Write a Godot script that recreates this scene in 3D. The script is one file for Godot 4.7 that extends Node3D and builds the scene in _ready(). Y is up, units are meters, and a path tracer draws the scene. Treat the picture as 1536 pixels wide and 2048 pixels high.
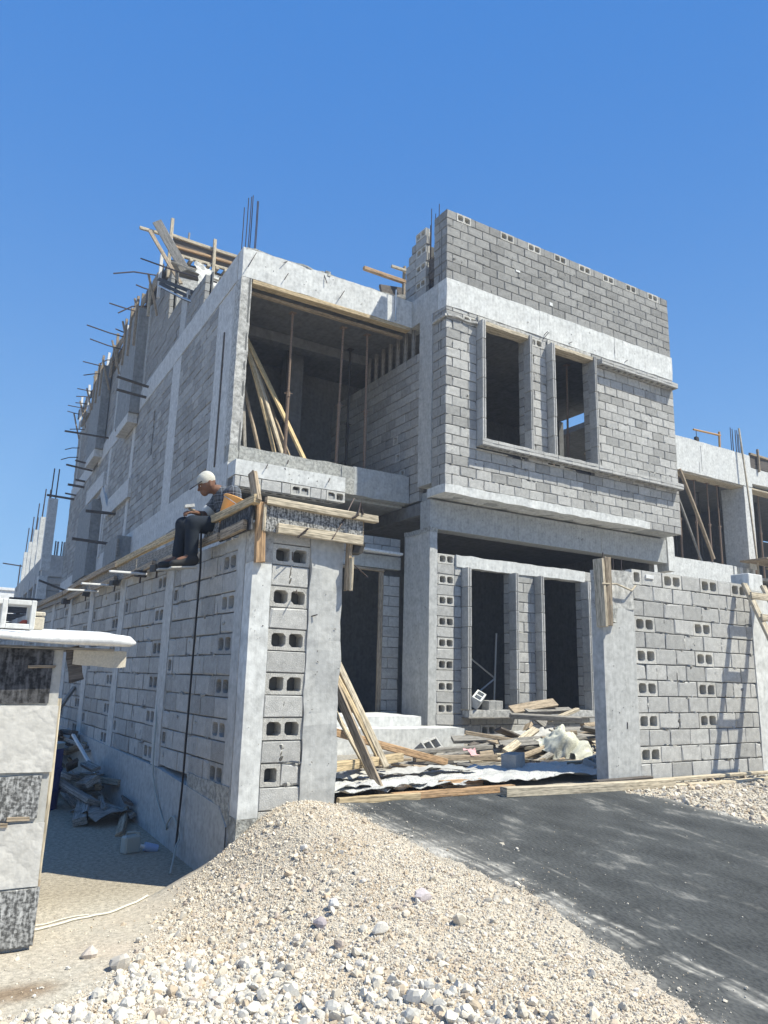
extends Node3D

const CAM := Vector3(-2.675, 1.48, 6.871)
const F_PX := 1501.437
var rng := RandomNumberGenerator.new()
var M := {}
var TONES: Array = []
var HOLLOW: Array = []
var SOLID: Array = []
var SOLID_HALF: Array = []
var HOLLOW_MESH: Array = []
var cam_basis := Basis.IDENTITY
var cache := {}

# ---------------------------------------------------------------- small helpers
func tag(o: Node, label := "", category := "", group := "", kind := "") -> Node:
	if label: o.set_meta("label", label)
	if category: o.set_meta("category", category)
	if group: o.set_meta("group", group)
	if kind: o.set_meta("kind", kind)
	return o

var used := {}
func numbered(called: String) -> String:
	var n: int = used.get(called, 0)
	used[called] = n + 1
	return called if n == 0 else "%s_%03d" % [called, n]

func thing(called: String, label: String, category: String, at := Vector3.ZERO, group := "") -> Node3D:
	var o := Node3D.new()
	o.name = numbered(called)
	add_child(o, true)
	o.position = at
	tag(o, label, category, group)
	return o

func put(mesh: Mesh, called: String, mat: Material, parent: Node, xf := Transform3D()) -> MeshInstance3D:
	var o := MeshInstance3D.new()
	o.mesh = mesh
	if mat: o.material_override = mat
	if parent == self:
		o.name = numbered(called)
	else:
		var c: Dictionary = cache.get_or_add(parent.get_instance_id(), {})
		var n: int = c.get(called, 0)
		c[called] = n + 1
		o.name = called if n == 0 else "%s_%03d" % [called, n]
	o.transform = xf
	parent.add_child(o, true)
	return o

func tri(st: SurfaceTool, a: Vector3, b: Vector3, c: Vector3, out: Vector3) -> void:
	if (b - a).cross(c - a).dot(out) > 0.0:
		st.add_vertex(a); st.add_vertex(c); st.add_vertex(b)
	else:
		st.add_vertex(a); st.add_vertex(b); st.add_vertex(c)

func quad(st: SurfaceTool, a: Vector3, b: Vector3, c: Vector3, d: Vector3, out: Vector3) -> void:
	tri(st, a, b, c, out)
	tri(st, a, c, d, out)

func new_st() -> SurfaceTool:
	var st := SurfaceTool.new()
	st.begin(Mesh.PRIMITIVE_TRIANGLES)
	st.set_smooth_group(-1)
	return st

func done(st: SurfaceTool) -> ArrayMesh:
	st.generate_normals()
	return st.commit()

# chamfered box, centred
func add_box(st: SurfaceTool, size: Vector3, bev := 0.006, xf := Transform3D()) -> void:
	var h := size * 0.5
	var b: float = minf(bev, minf(h.x, minf(h.y, h.z)) * 0.45)
	var o := xf.origin
	for ax in 3:
		for s in [-1.0, 1.0]:
			var u := (ax + 1) % 3
			var v := (ax + 2) % 3
			var ps := []
			for q in [[-1, -1], [1, -1], [1, 1], [-1, 1]]:
				var p := Vector3()
				p[ax] = s * h[ax]; p[u] = q[0] * (h[u] - b); p[v] = q[1] * (h[v] - b)
				ps.append(xf * p)
			var nn := Vector3(); nn[ax] = s
			quad(st, ps[0], ps[1], ps[2], ps[3], xf.basis * nn)
	for ax in 3:
		var u := (ax + 1) % 3
		var v := (ax + 2) % 3
		for su in [-1.0, 1.0]:
			for sv in [-1.0, 1.0]:
				var ps := []
				for q in [[-1, 0], [1, 0], [1, 1], [-1, 1]]:
					var p := Vector3()
					p[ax] = q[0] * (h[ax] - b)
					if q[1] == 0:
						p[u] = su * h[u]; p[v] = sv * (h[v] - b)
					else:
						p[u] = su * (h[u] - b); p[v] = sv * h[v]
					ps.append(xf * p)
				var nn := Vector3(); nn[u] = su; nn[v] = sv
				quad(st, ps[0], ps[1], ps[2], ps[3], xf.basis * nn)
	for sx in [-1.0, 1.0]:
		for sy in [-1.0, 1.0]:
			for sz in [-1.0, 1.0]:
				var s := Vector3(sx, sy, sz)
				tri(st, xf * (s * Vector3(h.x, h.y - b, h.z - b)), xf * (s * Vector3(h.x - b, h.y, h.z - b)), xf * (s * Vector3(h.x - b, h.y - b, h.z)), xf.basis * s)

func box_mesh(size: Vector3, bev := 0.006) -> ArrayMesh:
	var key := "b%.4f_%.4f_%.4f_%.4f" % [size.x, size.y, size.z, bev]
	if not cache.has(key):
		var st := new_st()
		add_box(st, size, bev)
		cache[key] = done(st)
	return cache[key]

func cbox(parent: Node, called: String, x0: float, x1: float, y0: float, y1: float, z0: float, z1: float, mat: Material, xf := Transform3D(), bev := 0.01) -> MeshInstance3D:
	var c := Vector3(x0 + x1, y0 + y1, z0 + z1) * 0.5
	return put(box_mesh(Vector3(absf(x1 - x0), absf(y1 - y0), absf(z1 - z0)), bev), called, mat, parent, xf * Transform3D(Basis.IDENTITY, c))

# concrete member whose edges waver a little: a box with subdivided, jittered skin
func rough_mesh(size: Vector3, step := 0.25, jit := 0.008) -> ArrayMesh:
	var st := new_st()
	var h := size * 0.5
	var sd := rng.randi()
	var nz := FastNoiseLite.new()
	nz.seed = sd; nz.frequency = 2.2
	var n := [maxi(1, int(size.x / step)), maxi(1, int(size.y / step)), maxi(1, int(size.z / step))]
	for ax in 3:
		var u := (ax + 1) % 3
		var v := (ax + 2) % 3
		for s in [-1.0, 1.0]:
			var nn := Vector3(); nn[ax] = s
			for i in n[u]:
				for j in n[v]:
					var ps := []
					for q in [[0, 0], [1, 0], [1, 1], [0, 1]]:
						var p := Vector3()
						p[ax] = s * h[ax]
						p[u] = lerpf(-h[u], h[u], float(i + q[0]) / n[u])
						p[v] = lerpf(-h[v], h[v], float(j + q[1]) / n[v])
						p += Vector3(nz.get_noise_3dv(p), nz.get_noise_3dv(p + Vector3(9, 0, 0)), nz.get_noise_3dv(p + Vector3(0, 9, 0))) * jit * 2.0
						ps.append(p)
					quad(st, ps[0], ps[1], ps[2], ps[3], nn)
	return done(st)

func rbox(parent: Node, called: String, x0: float, x1: float, y0: float, y1: float, z0: float, z1: float, mat: Material, xf := Transform3D(), jit := 0.008, step := 0.22) -> MeshInstance3D:
	var c := Vector3(x0 + x1, y0 + y1, z0 + z1) * 0.5
	return put(rough_mesh(Vector3(absf(x1 - x0), absf(y1 - y0), absf(z1 - z0)), step, jit), called, mat, parent, xf * Transform3D(Basis.IDENTITY, c))

func add_tube(st: SurfaceTool, pts: Array, r: float, sides := 6, r2 := -1.0) -> void:
	var rings := []
	for i in pts.size():
		var p: Vector3 = pts[i]
		var d: Vector3 = (pts[mini(i + 1, pts.size() - 1)] - pts[maxi(i - 1, 0)]).normalized()
		var up := Vector3.UP if absf(d.y) < 0.9 else Vector3.RIGHT
		var a := d.cross(up).normalized()
		var b := d.cross(a).normalized()
		var rr := r if r2 < 0.0 else lerpf(r, r2, float(i) / (pts.size() - 1))
		var ring := []
		for k in sides:
			var t := TAU * k / sides
			ring.append(p + (a * cos(t) + b * sin(t)) * rr)
		rings.append(ring)
	for i in pts.size() - 1:
		for k in sides:
			var k2 := (k + 1) % sides
			quad(st, rings[i][k], rings[i][k2], rings[i + 1][k2], rings[i + 1][k], rings[i][k] - pts[i] + rings[i][k2] - pts[i])
	for e in [0, pts.size() - 1]:
		var out: Vector3 = (pts[0] - pts[1]) if e == 0 else (pts[e] - pts[e - 1])
		for k in range(1, sides - 1):
			tri(st, rings[e][0], rings[e][k], rings[e][k + 1], out)

func tube_mesh(pts: Array, r: float, sides := 6, r2 := -1.0, smooth := true) -> ArrayMesh:
	var st := SurfaceTool.new()
	st.begin(Mesh.PRIMITIVE_TRIANGLES)
	st.set_smooth_group(-1)
	add_tube(st, pts, r, sides, r2)
	return done(st)

# frame whose x axis runs from a to b
func along(a: Vector3, b: Vector3, roll := 0.0) -> Transform3D:
	var x := (b - a).normalized()
	var up := Vector3.UP if absf(x.y) < 0.97 else Vector3.BACK
	var z := x.cross(up).normalized()
	var y := z.cross(x).normalized()
	var bs := Basis(x, y, z)
	if roll != 0.0: bs = bs * Basis(Vector3.RIGHT, roll)
	return Transform3D(bs, (a + b) * 0.5)

# a sawn timber, w across (local z), h high (local y); its faces a little bowed and its ends uneven
func timber_mesh(l: float, h: float, w: float) -> ArrayMesh:
	var st := new_st()
	var n := maxi(2, int(l / 0.5))
	var bow := rng.randf_range(-0.006, 0.006) * l
	var bow2 := rng.randf_range(-0.006, 0.006) * l
	var bev := minf(0.006, minf(h, w) * 0.2)
	var prof := [Vector2(-h / 2 + bev, -w / 2), Vector2(h / 2 - bev, -w / 2), Vector2(h / 2, -w / 2 + bev), Vector2(h / 2, w / 2 - bev), Vector2(h / 2 - bev, w / 2), Vector2(-h / 2 + bev, w / 2), Vector2(-h / 2, w / 2 - bev), Vector2(-h / 2, -w / 2 + bev)]
	var rings := []
	for i in n + 1:
		var t := float(i) / n
		var x := (t - 0.5) * l
		var k := 4.0 * t * (1.0 - t)
		var ring := []
		for p in prof:
			var dx := 0.0
			if i == 0 or i == n: dx = rng.randf_range(-0.008, 0.008)
			ring.append(Vector3(x + dx, p.x + bow * k + rng.randf_range(-0.001, 0.001), p.y + bow2 * k))
		rings.append(ring)
	for i in n:
		for k in 8:
			var k2 := (k + 1) % 8
			var c: Vector2 = prof[k] + prof[k2]
			quad(st, rings[i][k], rings[i][k2], rings[i + 1][k2], rings[i + 1][k], Vector3(0, c.x, c.y))
	for e in [0, n]:
		for k in range(1, 7):
			tri(st, rings[e][0], rings[e][k], rings[e][k + 1], Vector3(-1 if e == 0 else 1, 0, 0))
	return done(st)

func timber(parent: Node, called: String, a: Vector3, b: Vector3, h: float, w: float, mat: Material, roll := 0.0) -> MeshInstance3D:
	return put(timber_mesh(a.distance_to(b), h, w), called, mat, parent, along(a, b, roll))

func plank(called: String, label: String, category: String, group: String, a: Vector3, b: Vector3, h: float, w: float, mat: Material, roll := 0.0) -> MeshInstance3D:
	var o := timber(self, called, a, b, h, w, mat, roll)
	tag(o, label, category, group)
	return o

# ---------------------------------------------------------------- textures and materials
const N := 512
func nzb(sd: int, freq: float, oct := 4, kind := FastNoiseLite.TYPE_SIMPLEX_SMOOTH, sx := 1, sy := 1) -> PackedByteArray:
	var f := FastNoiseLite.new()
	f.seed = sd; f.noise_type = kind; f.frequency = freq; f.fractal_octaves = oct
	if kind == FastNoiseLite.TYPE_CELLULAR: f.fractal_type = FastNoiseLite.FRACTAL_NONE
	var im := f.get_seamless_image(N / sx, N / sy, false, false, 0.15, true)
	im.convert(Image.FORMAT_L8)
	if sx > 1 or sy > 1: im.resize(N, N, Image.INTERPOLATE_CUBIC)
	return im.get_data()

func gray_image(f: Callable) -> Image:
	var d := PackedByteArray()
	d.resize(N * N)
	for i in N * N:
		d[i] = int(clampf(f.call(i), 0.0, 1.0) * 255.0)
	return Image.create_from_data(N, N, false, Image.FORMAT_L8, d)

func tex(f: Callable) -> ImageTexture:       # f gives a linear factor
	var im := gray_image(func(i): return pow(clampf(f.call(i), 0.0, 1.0), 1.0 / 2.2))
	im.convert(Image.FORMAT_RGB8)
	return ImageTexture.create_from_image(im)

func nrm(f: Callable, strength: float) -> ImageTexture:
	var im := gray_image(f)
	im.convert(Image.FORMAT_RGBA8)
	im.bump_map_to_normal_map(strength)
	return ImageTexture.create_from_image(im)

func mat(c: Color, rough := 0.9, t: Texture2D = null, nt: Texture2D = null, scale := Vector3.ONE, world := true, nscale := 1.0) -> StandardMaterial3D:
	var m := StandardMaterial3D.new()
	m.albedo_color = Color(c.r, c.g, c.b).linear_to_srgb()
	m.roughness = rough
	m.metallic_specular = 0.3
	if t: m.albedo_texture = t
	if nt:
		m.normal_enabled = true
		m.normal_texture = nt
		m.normal_scale = nscale
	if t or nt:
		m.uv1_triplanar = true
		m.uv1_world_triplanar = world
		m.uv1_scale = scale
	return m

func build_materials() -> void:
	var a := nzb(1, 0.012, 4)
	var b := nzb(2, 0.09, 4)
	var c := nzb(3, 0.35, 2)
	var d := nzb(4, 0.05, 2, FastNoiseLite.TYPE_CELLULAR)
	var e := nzb(5, 0.03, 5)
	var drip := nzb(6, 0.05, 4, FastNoiseLite.TYPE_SIMPLEX_SMOOTH, 1, 8)
	var grain := nzb(7, 0.03, 4, FastNoiseLite.TYPE_SIMPLEX_SMOOTH, 8, 1)
	var pit := nzb(8, 0.14, 1, FastNoiseLite.TYPE_CELLULAR)
	# concrete block: grainy, blotched with mortar smears
	var t_block := tex(func(i): return 0.82 + 0.13 * (a[i] - 128) / 128.0 + 0.13 * (b[i] - 128) / 128.0 + 0.10 * (c[i] - 128) / 128.0 + clampf((e[i] - 165) / 30.0, 0, 1) * 0.12 - (0.22 if c[i] < 52 and b[i] < 110 else 0.0))
	var n_block := nrm(func(i): return 0.5 + 0.4 * (c[i] - 128) / 255.0 + 0.5 * (b[i] - 128) / 255.0 - (0.4 if c[i] < 62 and b[i] < 125 else 0.0), 5.0)
	# poured concrete: pale laitance, run marks, bug holes
	var t_conc := tex(func(i): return 0.85 + 0.16 * minf(0.4, (e[i] - 128) / 128.0) + 0.08 * (drip[i] - 128) / 128.0 + 0.025 * (c[i] - 128) / 128.0 + 0.12 * (a[i] - 128) / 128.0 - (0.2 if pit[i] < 10 and b[i] < 110 else 0.0))
	var n_conc := nrm(func(i): return 0.6 + 0.16 * (b[i] - 128) / 255.0 + 0.08 * (c[i] - 128) / 255.0 + 0.14 * (drip[i] - 128) / 255.0 - (0.3 if pit[i] < 10 and b[i] < 112 else 0.0), 4.0)
	var t_rough := tex(func(i): return 0.68 + 0.34 * (e[i] - 128) / 128.0 + 0.16 * (b[i] - 128) / 128.0 + 0.1 * (c[i] - 128) / 128.0 + 0.1 * (a[i] - 128) / 128.0)
	# sawn timber: grain along local x, dirt patches
	var t_wood := tex(func(i): return 0.7 + 0.42 * (grain[i] - 128) / 128.0 + 0.3 * (e[i] - 128) / 128.0 + 0.1 * (c[i] - 128) / 128.0)
	var n_wood := nrm(func(i): return 0.5 + 0.5 * (grain[i] - 128) / 255.0 + 0.12 * (c[i] - 128) / 255.0, 3.0)
	# film-faced plywood splashed with dried cement
	var t_ply := tex(func(i): return 0.14 + 0.05 * (c[i] - 128) / 128.0 + clampf((e[i] * 0.7 + b[i] * 0.25 + drip[i] * 0.6 - 150) / 190.0, 0.0, 0.6) + 0.3 * maxf(0.0, (drip[i] - 150) / 128.0))
	var t_sand := tex(func(i): return 0.72 + 0.25 * (e[i] - 128) / 128.0 + 0.2 * (b[i] - 128) / 128.0 + 0.25 * (c[i] - 128) / 128.0)
	var n_sand := nrm(func(i): return 0.5 + 0.5 * (b[i] - 128) / 255.0 + 0.5 * (c[i] - 128) / 255.0, 6.0)
	var t_soft := tex(func(i): return 0.85 + 0.15 * (e[i] - 128) / 128.0 + 0.08 * (b[i] - 128) / 128.0)
	var n_wrinkle := nrm(func(i): return 0.5 + 0.9 * (absf(e[i] - 128.0) / 128.0 - 0.3) + 0.3 * (a[i] - 128) / 255.0, 10.0)
	var s := Vector3(1.15, 1.15, 1.15)
	for v in [0.30, 0.35, 0.39, 0.44, 0.50, 0.57]:
		TONES.append(mat(Color(v * 1.0, v * 0.985, v * 0.945), 0.95, t_block, n_block, s * (0.9 + v * 0.5), true, 0.8))
	for v in [0.56, 0.64]:
		HOLLOW.append(mat(Color(v, v * 0.97, v * 0.9), 0.95, t_block, n_block, s, true, 0.8))
	M.mortar = mat(Color(0.25, 0.247, 0.235), 1.0, t_rough, n_block, s * 1.6)
	M.smear_light = mat(Color(0.56, 0.555, 0.53), 0.95, t_block, n_block, s)
	M.smear_dark = mat(Color(0.34, 0.335, 0.32), 0.95, t_block, n_block, s)
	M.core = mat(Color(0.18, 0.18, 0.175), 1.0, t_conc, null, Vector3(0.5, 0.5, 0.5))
	M.white_concrete = mat(Color(0.68, 0.685, 0.67), 0.85, t_conc, n_conc, Vector3(0.62, 0.62, 0.62), true, 0.5)
	M.concrete = mat(Color(0.52, 0.52, 0.505), 0.88, t_conc, n_conc, Vector3(0.7, 0.7, 0.7), true, 0.6)
	M.side_concrete = mat(Color(0.64, 0.635, 0.615), 0.9, t_conc, n_conc, Vector3(0.6, 0.6, 0.6), true, 0.6)
	M.grey_concrete = mat(Color(0.44, 0.45, 0.445), 0.9, t_conc, n_conc, Vector3(0.8, 0.8, 0.8), true, 0.7)
	M.rough_concrete = mat(Color(0.50, 0.50, 0.47), 0.95, t_rough, n_block, Vector3(0.8, 0.8, 0.8), true, 0.9)
	M.stained_concrete = mat(Color(0.62, 0.61, 0.58), 0.92, t_rough, n_conc, Vector3(0.55, 0.55, 0.55), true, 0.8)
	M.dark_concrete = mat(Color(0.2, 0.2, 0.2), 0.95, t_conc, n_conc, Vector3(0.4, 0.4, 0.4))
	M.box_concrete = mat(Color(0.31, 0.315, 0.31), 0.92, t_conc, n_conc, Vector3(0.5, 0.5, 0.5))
	var ws := Vector3(0.45, 3.2, 3.2)
	M.pine = mat(Color(0.64, 0.50, 0.31), 0.75, t_wood, n_wood, ws, false, 0.6)
	M.pine_bright = mat(Color(0.78, 0.60, 0.34), 0.75, t_wood, n_wood, ws, false, 0.6)
	M.orange_pine = mat(Color(0.58, 0.38, 0.22), 0.75, t_wood, n_wood, ws, false, 0.6)
	M.old_wood = mat(Color(0.46, 0.37, 0.27), 0.85, t_wood, n_wood, ws, false, 0.8)
	M.pale_wood = mat(Color(0.66, 0.57, 0.43), 0.85, t_wood, n_wood, ws, false, 0.8)
	M.grey_wood = mat(Color(0.34, 0.32, 0.29), 0.9, t_wood, n_wood, ws, false, 0.9)
	M.dark_wood = mat(Color(0.16, 0.14, 0.125), 0.9, t_wood, n_wood, ws, false, 0.9)
	M.ply_dark = mat(Color(0.22, 0.215, 0.21), 0.7, t_ply, n_conc, Vector3(1.1, 1.1, 1.1), true, 0.4)
	M.ply_dark.albedo_color = Color(0.42, 0.42, 0.43)
	M.ply_stained = mat(Color(0.56, 0.56, 0.55), 0.75, t_ply, n_conc, Vector3(1.5, 2.2, 1.5), true, 0.5)
	M.board_grey = mat(Color(0.5, 0.49, 0.46), 0.85, t_soft, n_conc, Vector3(0.8, 0.8, 0.8), true, 0.5)
	M.cloth_cover = mat(Color(0.62, 0.6, 0.56), 0.8, t_soft, n_wrinkle, Vector3(0.4, 0.4, 0.4), true, 0.1)
	M.pit = mat(Color(0.2, 0.19, 0.175), 1.0)
	M.rebar = mat(Color(0.075, 0.06, 0.055), 0.6)
	M.rebar.metallic = 0.5
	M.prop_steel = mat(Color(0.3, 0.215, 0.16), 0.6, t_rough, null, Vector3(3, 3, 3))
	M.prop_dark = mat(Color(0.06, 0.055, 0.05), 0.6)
	M.galv = mat(Color(0.55, 0.56, 0.56), 0.4)
	M.galv.metallic = 0.6
	M.sand = mat(Color(0.60, 0.53, 0.43), 1.0, t_sand, n_sand, Vector3(1.4, 1.4, 1.4), true, 0.7)
	M.ground = mat(Color(1, 1, 1), 1.0, t_sand, n_sand, Vector3(1.1, 1.1, 1.1), true, 0.5)
	M.ground.vertex_color_use_as_albedo = true
	M.stone = mat(Color(1, 1, 1), 0.95, t_soft, n_sand, Vector3(4, 4, 4), true, 0.35)
	M.stone.vertex_color_use_as_albedo = true
	M.tarp = mat(Color(0.62, 0.615, 0.59), 0.45, t_soft, n_wrinkle, Vector3(1.5, 1.5, 1.5), true, 1.0)
	M.bag = mat(Color(0.72, 0.72, 0.62), 0.35, t_soft, n_wrinkle, Vector3(2.5, 2.5, 2.5), true, 1.0)
	M.white_sheet = mat(Color(0.78, 0.78, 0.77), 0.5, t_soft, n_conc, Vector3(1, 1, 1), true, 0.3)
	M.cream = mat(Color(0.56, 0.51, 0.42), 0.8, t_soft, n_sand, Vector3(3, 3, 3), true, 0.3)
	M.blue = mat(Color(0.025, 0.035, 0.16), 0.5)
	M.pale_blue = mat(Color(0.3, 0.4, 0.6), 0.5)
	M.pale_plastic = mat(Color(0.33, 0.36, 0.34), 0.5)
	M.red = mat(Color(0.5, 0.12, 0.09), 0.5)
	M.pink = mat(Color(0.75, 0.45, 0.47), 0.7, t_soft, n_wrinkle, Vector3(6, 6, 6), true, 1.0)
	M.orange_plastic = mat(Color(0.82, 0.42, 0.13), 0.5)
	M.orange_plastic.backlight_enabled = true
	M.orange_plastic.backlight = Color(0.35, 0.16, 0.03)
	M.black_rubber = mat(Color(0.02, 0.02, 0.022), 0.6)
	M.hose = mat(Color(0.6, 0.58, 0.5), 0.6)
	M.glass_dark = mat(Color(0.05, 0.07, 0.1), 0.15)
	M.white_paint = mat(Color(0.85, 0.85, 0.85), 0.8, t_soft, null, Vector3(0.2, 0.2, 0.2))
	M.far_concrete = mat(Color(0.55, 0.55, 0.54), 0.9, t_conc, null, Vector3(0.3, 0.3, 0.3))
	M.crane = mat(Color(0.5, 0.28, 0.1), 0.6)
	M.skin = mat(Color(0.17, 0.09, 0.06), 0.6)
	M.trouser = mat(Color(0.018, 0.024, 0.034), 0.9, null, n_wrinkle, Vector3(5, 5, 5), true, 0.6)
	M.boot = mat(Color(0.03, 0.03, 0.03), 0.6)
	M.cap = mat(Color(0.6, 0.58, 0.51), 0.9, t_soft, n_wrinkle, Vector3(6, 6, 6), true, 0.4)
	M.cap_dark = mat(Color(0.05, 0.05, 0.055), 0.9)
	M.glove = mat(Color(0.6, 0.6, 0.57), 0.8)
	M.hair = mat(Color(0.01, 0.009, 0.008), 0.7)
	M.eye = mat(Color(0.6, 0.58, 0.55), 0.4)
	# plaid shirt cloth: checks woven from two sets of bands, laid in the garment's own axes
	var im := Image.create(128, 128, false, Image.FORMAT_RGB8)
	for y in 128:
		for x in 128:
			var k := 0.05
			for q in [x % 64, y % 64]:
				if q < 26: k += 0.05
				elif q > 44 and q < 49: k += 0.22
			var col := Color(k * 0.85, k * 0.95, k * 1.1).linear_to_srgb()
			im.set_pixel(x, y, col)
	M.plaid = mat(Color(1, 1, 1), 0.9, ImageTexture.create_from_image(im), n_wrinkle, Vector3(6, 6, 6), false, 0.5)

# ---------------------------------------------------------------- concrete blocks
func solid_block(l: float, sd: int) -> ArrayMesh:
	var r := RandomNumberGenerator.new()
	r.seed = sd
	var hx := l / 2 - 0.005
	var hy := 0.1
	var b := 0.006
	var am := ArrayMesh.new()
	var st := new_st()
	var inner := []
	var outer := []
	for q in [[-1, -1], [1, -1], [1, 1], [-1, 1]]:
		var j := Vector3(r.randf_range(-0.004, 0.004), r.randf_range(-0.003, 0.003), r.randf_range(-0.002, 0.002))
		var chip := 0.0
		if r.randf() < 0.14: chip = r.randf_range(0.012, 0.035)
		inner.append(Vector3(q[0] * (hx - b - chip), q[1] * (hy - b - chip * 0.8), 0) + j)
		outer.append(Vector3(q[0] * hx, q[1] * hy, -b - chip * 0.5) + j * Vector3(1, 1, 0))
	# an uneven face: midpoint pushed a little
	var mid := Vector3(0, 0, r.randf_range(-0.002, 0.003))
	for k in 4:
		tri(st, inner[k], inner[(k + 1) % 4], mid, Vector3(0, 0, 1))
		var k2 := (k + 1) % 4
		var side: Vector3 = (outer[k] + outer[k2]) * Vector3(1, 1, 0)
		quad(st, inner[k], inner[k2], outer[k2], outer[k], side + Vector3(0, 0, side.length()))
		var dk := Vector3(0, 0, -0.11)
		quad(st, outer[k], outer[k2], outer[k2] + dk, outer[k] + dk, side)
	st.generate_normals()
	st.commit(am)
	var sm := new_st()
	var z := -0.011 - r.randf() * 0.003
	quad(sm, Vector3(-l / 2, -0.105, z), Vector3(l / 2, -0.105, z), Vector3(l / 2, 0.105, z), Vector3(-l / 2, 0.105, z), Vector3(0, 0, 1))
	sm.generate_normals()
	sm.commit(am)
	return am

func hollow_block(l: float, cells: int, sd: int) -> ArrayMesh:
	var r := RandomNumberGenerator.new()
	r.seed = sd
	var hx := l / 2 - 0.005
	var hy := 0.1
	var web := 0.036
	var am := ArrayMesh.new()
	var st := new_st()
	var xs := [-hx]
	var cw := (2 * hx - web * (cells + 1)) / cells
	for k in cells:
		xs.append(-hx + web + k * (cw + web))
		xs.append(-hx + web + k * (cw + web) + cw)
	xs.append(hx)
	var ys := [-hy, -hy + web * 0.95, hy - web * 0.95, hy]
	var Z := Vector3(0, 0, 1)
	for i in xs.size() - 1:
		for j in 3:
			var x0: float = xs[i]
			var x1: float = xs[i + 1]
			var y0: float = ys[j]
			var y1: float = ys[j + 1]
			if i % 2 == 1 and j == 1:
				var dd := -0.155
				var cx := (x0 + x1) / 2
				var cy := (y0 + y1) / 2
				var c := [Vector2(x0, y0), Vector2(x1, y0), Vector2(x1, y1), Vector2(x0, y1)]
				var cut := 0.022
				var ring := []
				for k in 4:
					var p: Vector2 = c[k]
					var pp: Vector2 = c[(k + 3) % 4]
					var pn: Vector2 = c[(k + 1) % 4]
					var e := cut * r.randf_range(0.5, 1.5)
					ring.append(p + (pp - p).normalized() * e)
					ring.append(p + (pn - p).normalized() * e)
					tri(st, Vector3(p.x, p.y, 0), Vector3(ring[-2].x, ring[-2].y, 0), Vector3(ring[-1].x, ring[-1].y, 0), Z)
				for k in 8:
					var p: Vector2 = ring[k]
					var q: Vector2 = ring[(k + 1) % 8]
					var inw := Vector3(cx * 2 - p.x - q.x, cy * 2 - p.y - q.y, 0)
					quad(st, Vector3(p.x, p.y, 0), Vector3(q.x, q.y, 0), Vector3(q.x, q.y, dd), Vector3(p.x, p.y, dd), inw)
			else:
				quad(st, Vector3(x0, y0, 0), Vector3(x1, y0, 0), Vector3(x1, y1, 0), Vector3(x0, y1, 0), Z)
	var dk := Vector3(0, 0, -0.11)
	var o := [Vector3(-hx, -hy, 0), Vector3(hx, -hy, 0), Vector3(hx, hy, 0), Vector3(-hx, hy, 0)]
	for k in 4:
		quad(st, o[k], o[(k + 1) % 4], o[(k + 1) % 4] + dk, o[k] + dk, (o[k] + o[(k + 1) % 4]))
	st.generate_normals()
	st.commit(am)
	var sm := new_st()
	var z := -0.012
	var q := [Vector3(-l / 2, -0.105, z), Vector3(l / 2, -0.105, z), Vector3(l / 2, 0.105, z), Vector3(-l / 2, 0.105, z)]
	for k in 4:
		var k2 := (k + 1) % 4
		quad(sm, q[k], q[k2], Vector3(o[k2].x, o[k2].y, z), Vector3(o[k].x, o[k].y, z), Z)
	sm.generate_normals()
	sm.commit(am)
	return am

func build_blocks() -> void:
	for k in 9:
		SOLID.append(solid_block(0.41, 100 + k))
		SOLID_HALF.append(solid_block(0.205, 200 + k))
	for k in 3:
		HOLLOW_MESH.append(hollow_block(0.41, 2, 300 + k))
	HOLLOW_MESH.append(hollow_block(0.205, 1, 310))
	for k in 4: smear_mesh.append(rock_mesh(500 + k, true))

func on_screen(p: Vector3) -> Vector3:   # pixel x, y in the photograph's frame and depth
	var d := (p - CAM) * cam_basis
	if d.z > -0.1: return Vector3(-9999, 0, 1)
	return Vector3(768 + F_PX * d.x / -d.z, 1024 - F_PX * d.y / -d.z, -d.z)

func rec(recs: Array, X: Transform3D, c: Vector2, size: Vector2, hollow: bool, tones: Array, jit: float, dim := false) -> void:
	var half := size.x < 0.3
	var l := 0.205 if half else 0.41
	var mesh: Mesh
	if hollow:
		mesh = HOLLOW_MESH[3] if half else HOLLOW_MESH[rng.randi() % 3]
	else:
		mesh = (SOLID_HALF if half else SOLID)[rng.randi() % 9]
	var b := Basis(Vector3(0, 0, 1), rng.randf_range(-0.006, 0.006)) * Basis(Vector3.UP, rng.randf_range(-0.006, 0.006))
	var xf := X * Transform3D(b * Basis.from_scale(Vector3(size.x / l * (1.0 if hollow else rng.randf_range(0.978, 1.0)), size.y / 0.21 * (1.0 if hollow else rng.randf_range(0.968, 1.0)), 1)), Vector3(c.x, c.y, rng.randf_range(-jit, jit)))
	var s := on_screen(xf.origin)
	var px := 0.0
	if s.x > -60 and s.x < 1600 and s.y > -60 and s.y < 2110:
		px = size.x * absf(xf.basis.z.normalized().dot((CAM - xf.origin).normalized())) / s.z
		if xf.basis.z.dot(CAM - xf.origin) < 0: px *= 0.01
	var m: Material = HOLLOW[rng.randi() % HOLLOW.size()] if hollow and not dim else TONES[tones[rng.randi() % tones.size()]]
	recs.append({"xf": xf, "mesh": mesh, "mat": m, "name": "hollow_block" if hollow else "block", "px": px})

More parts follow.
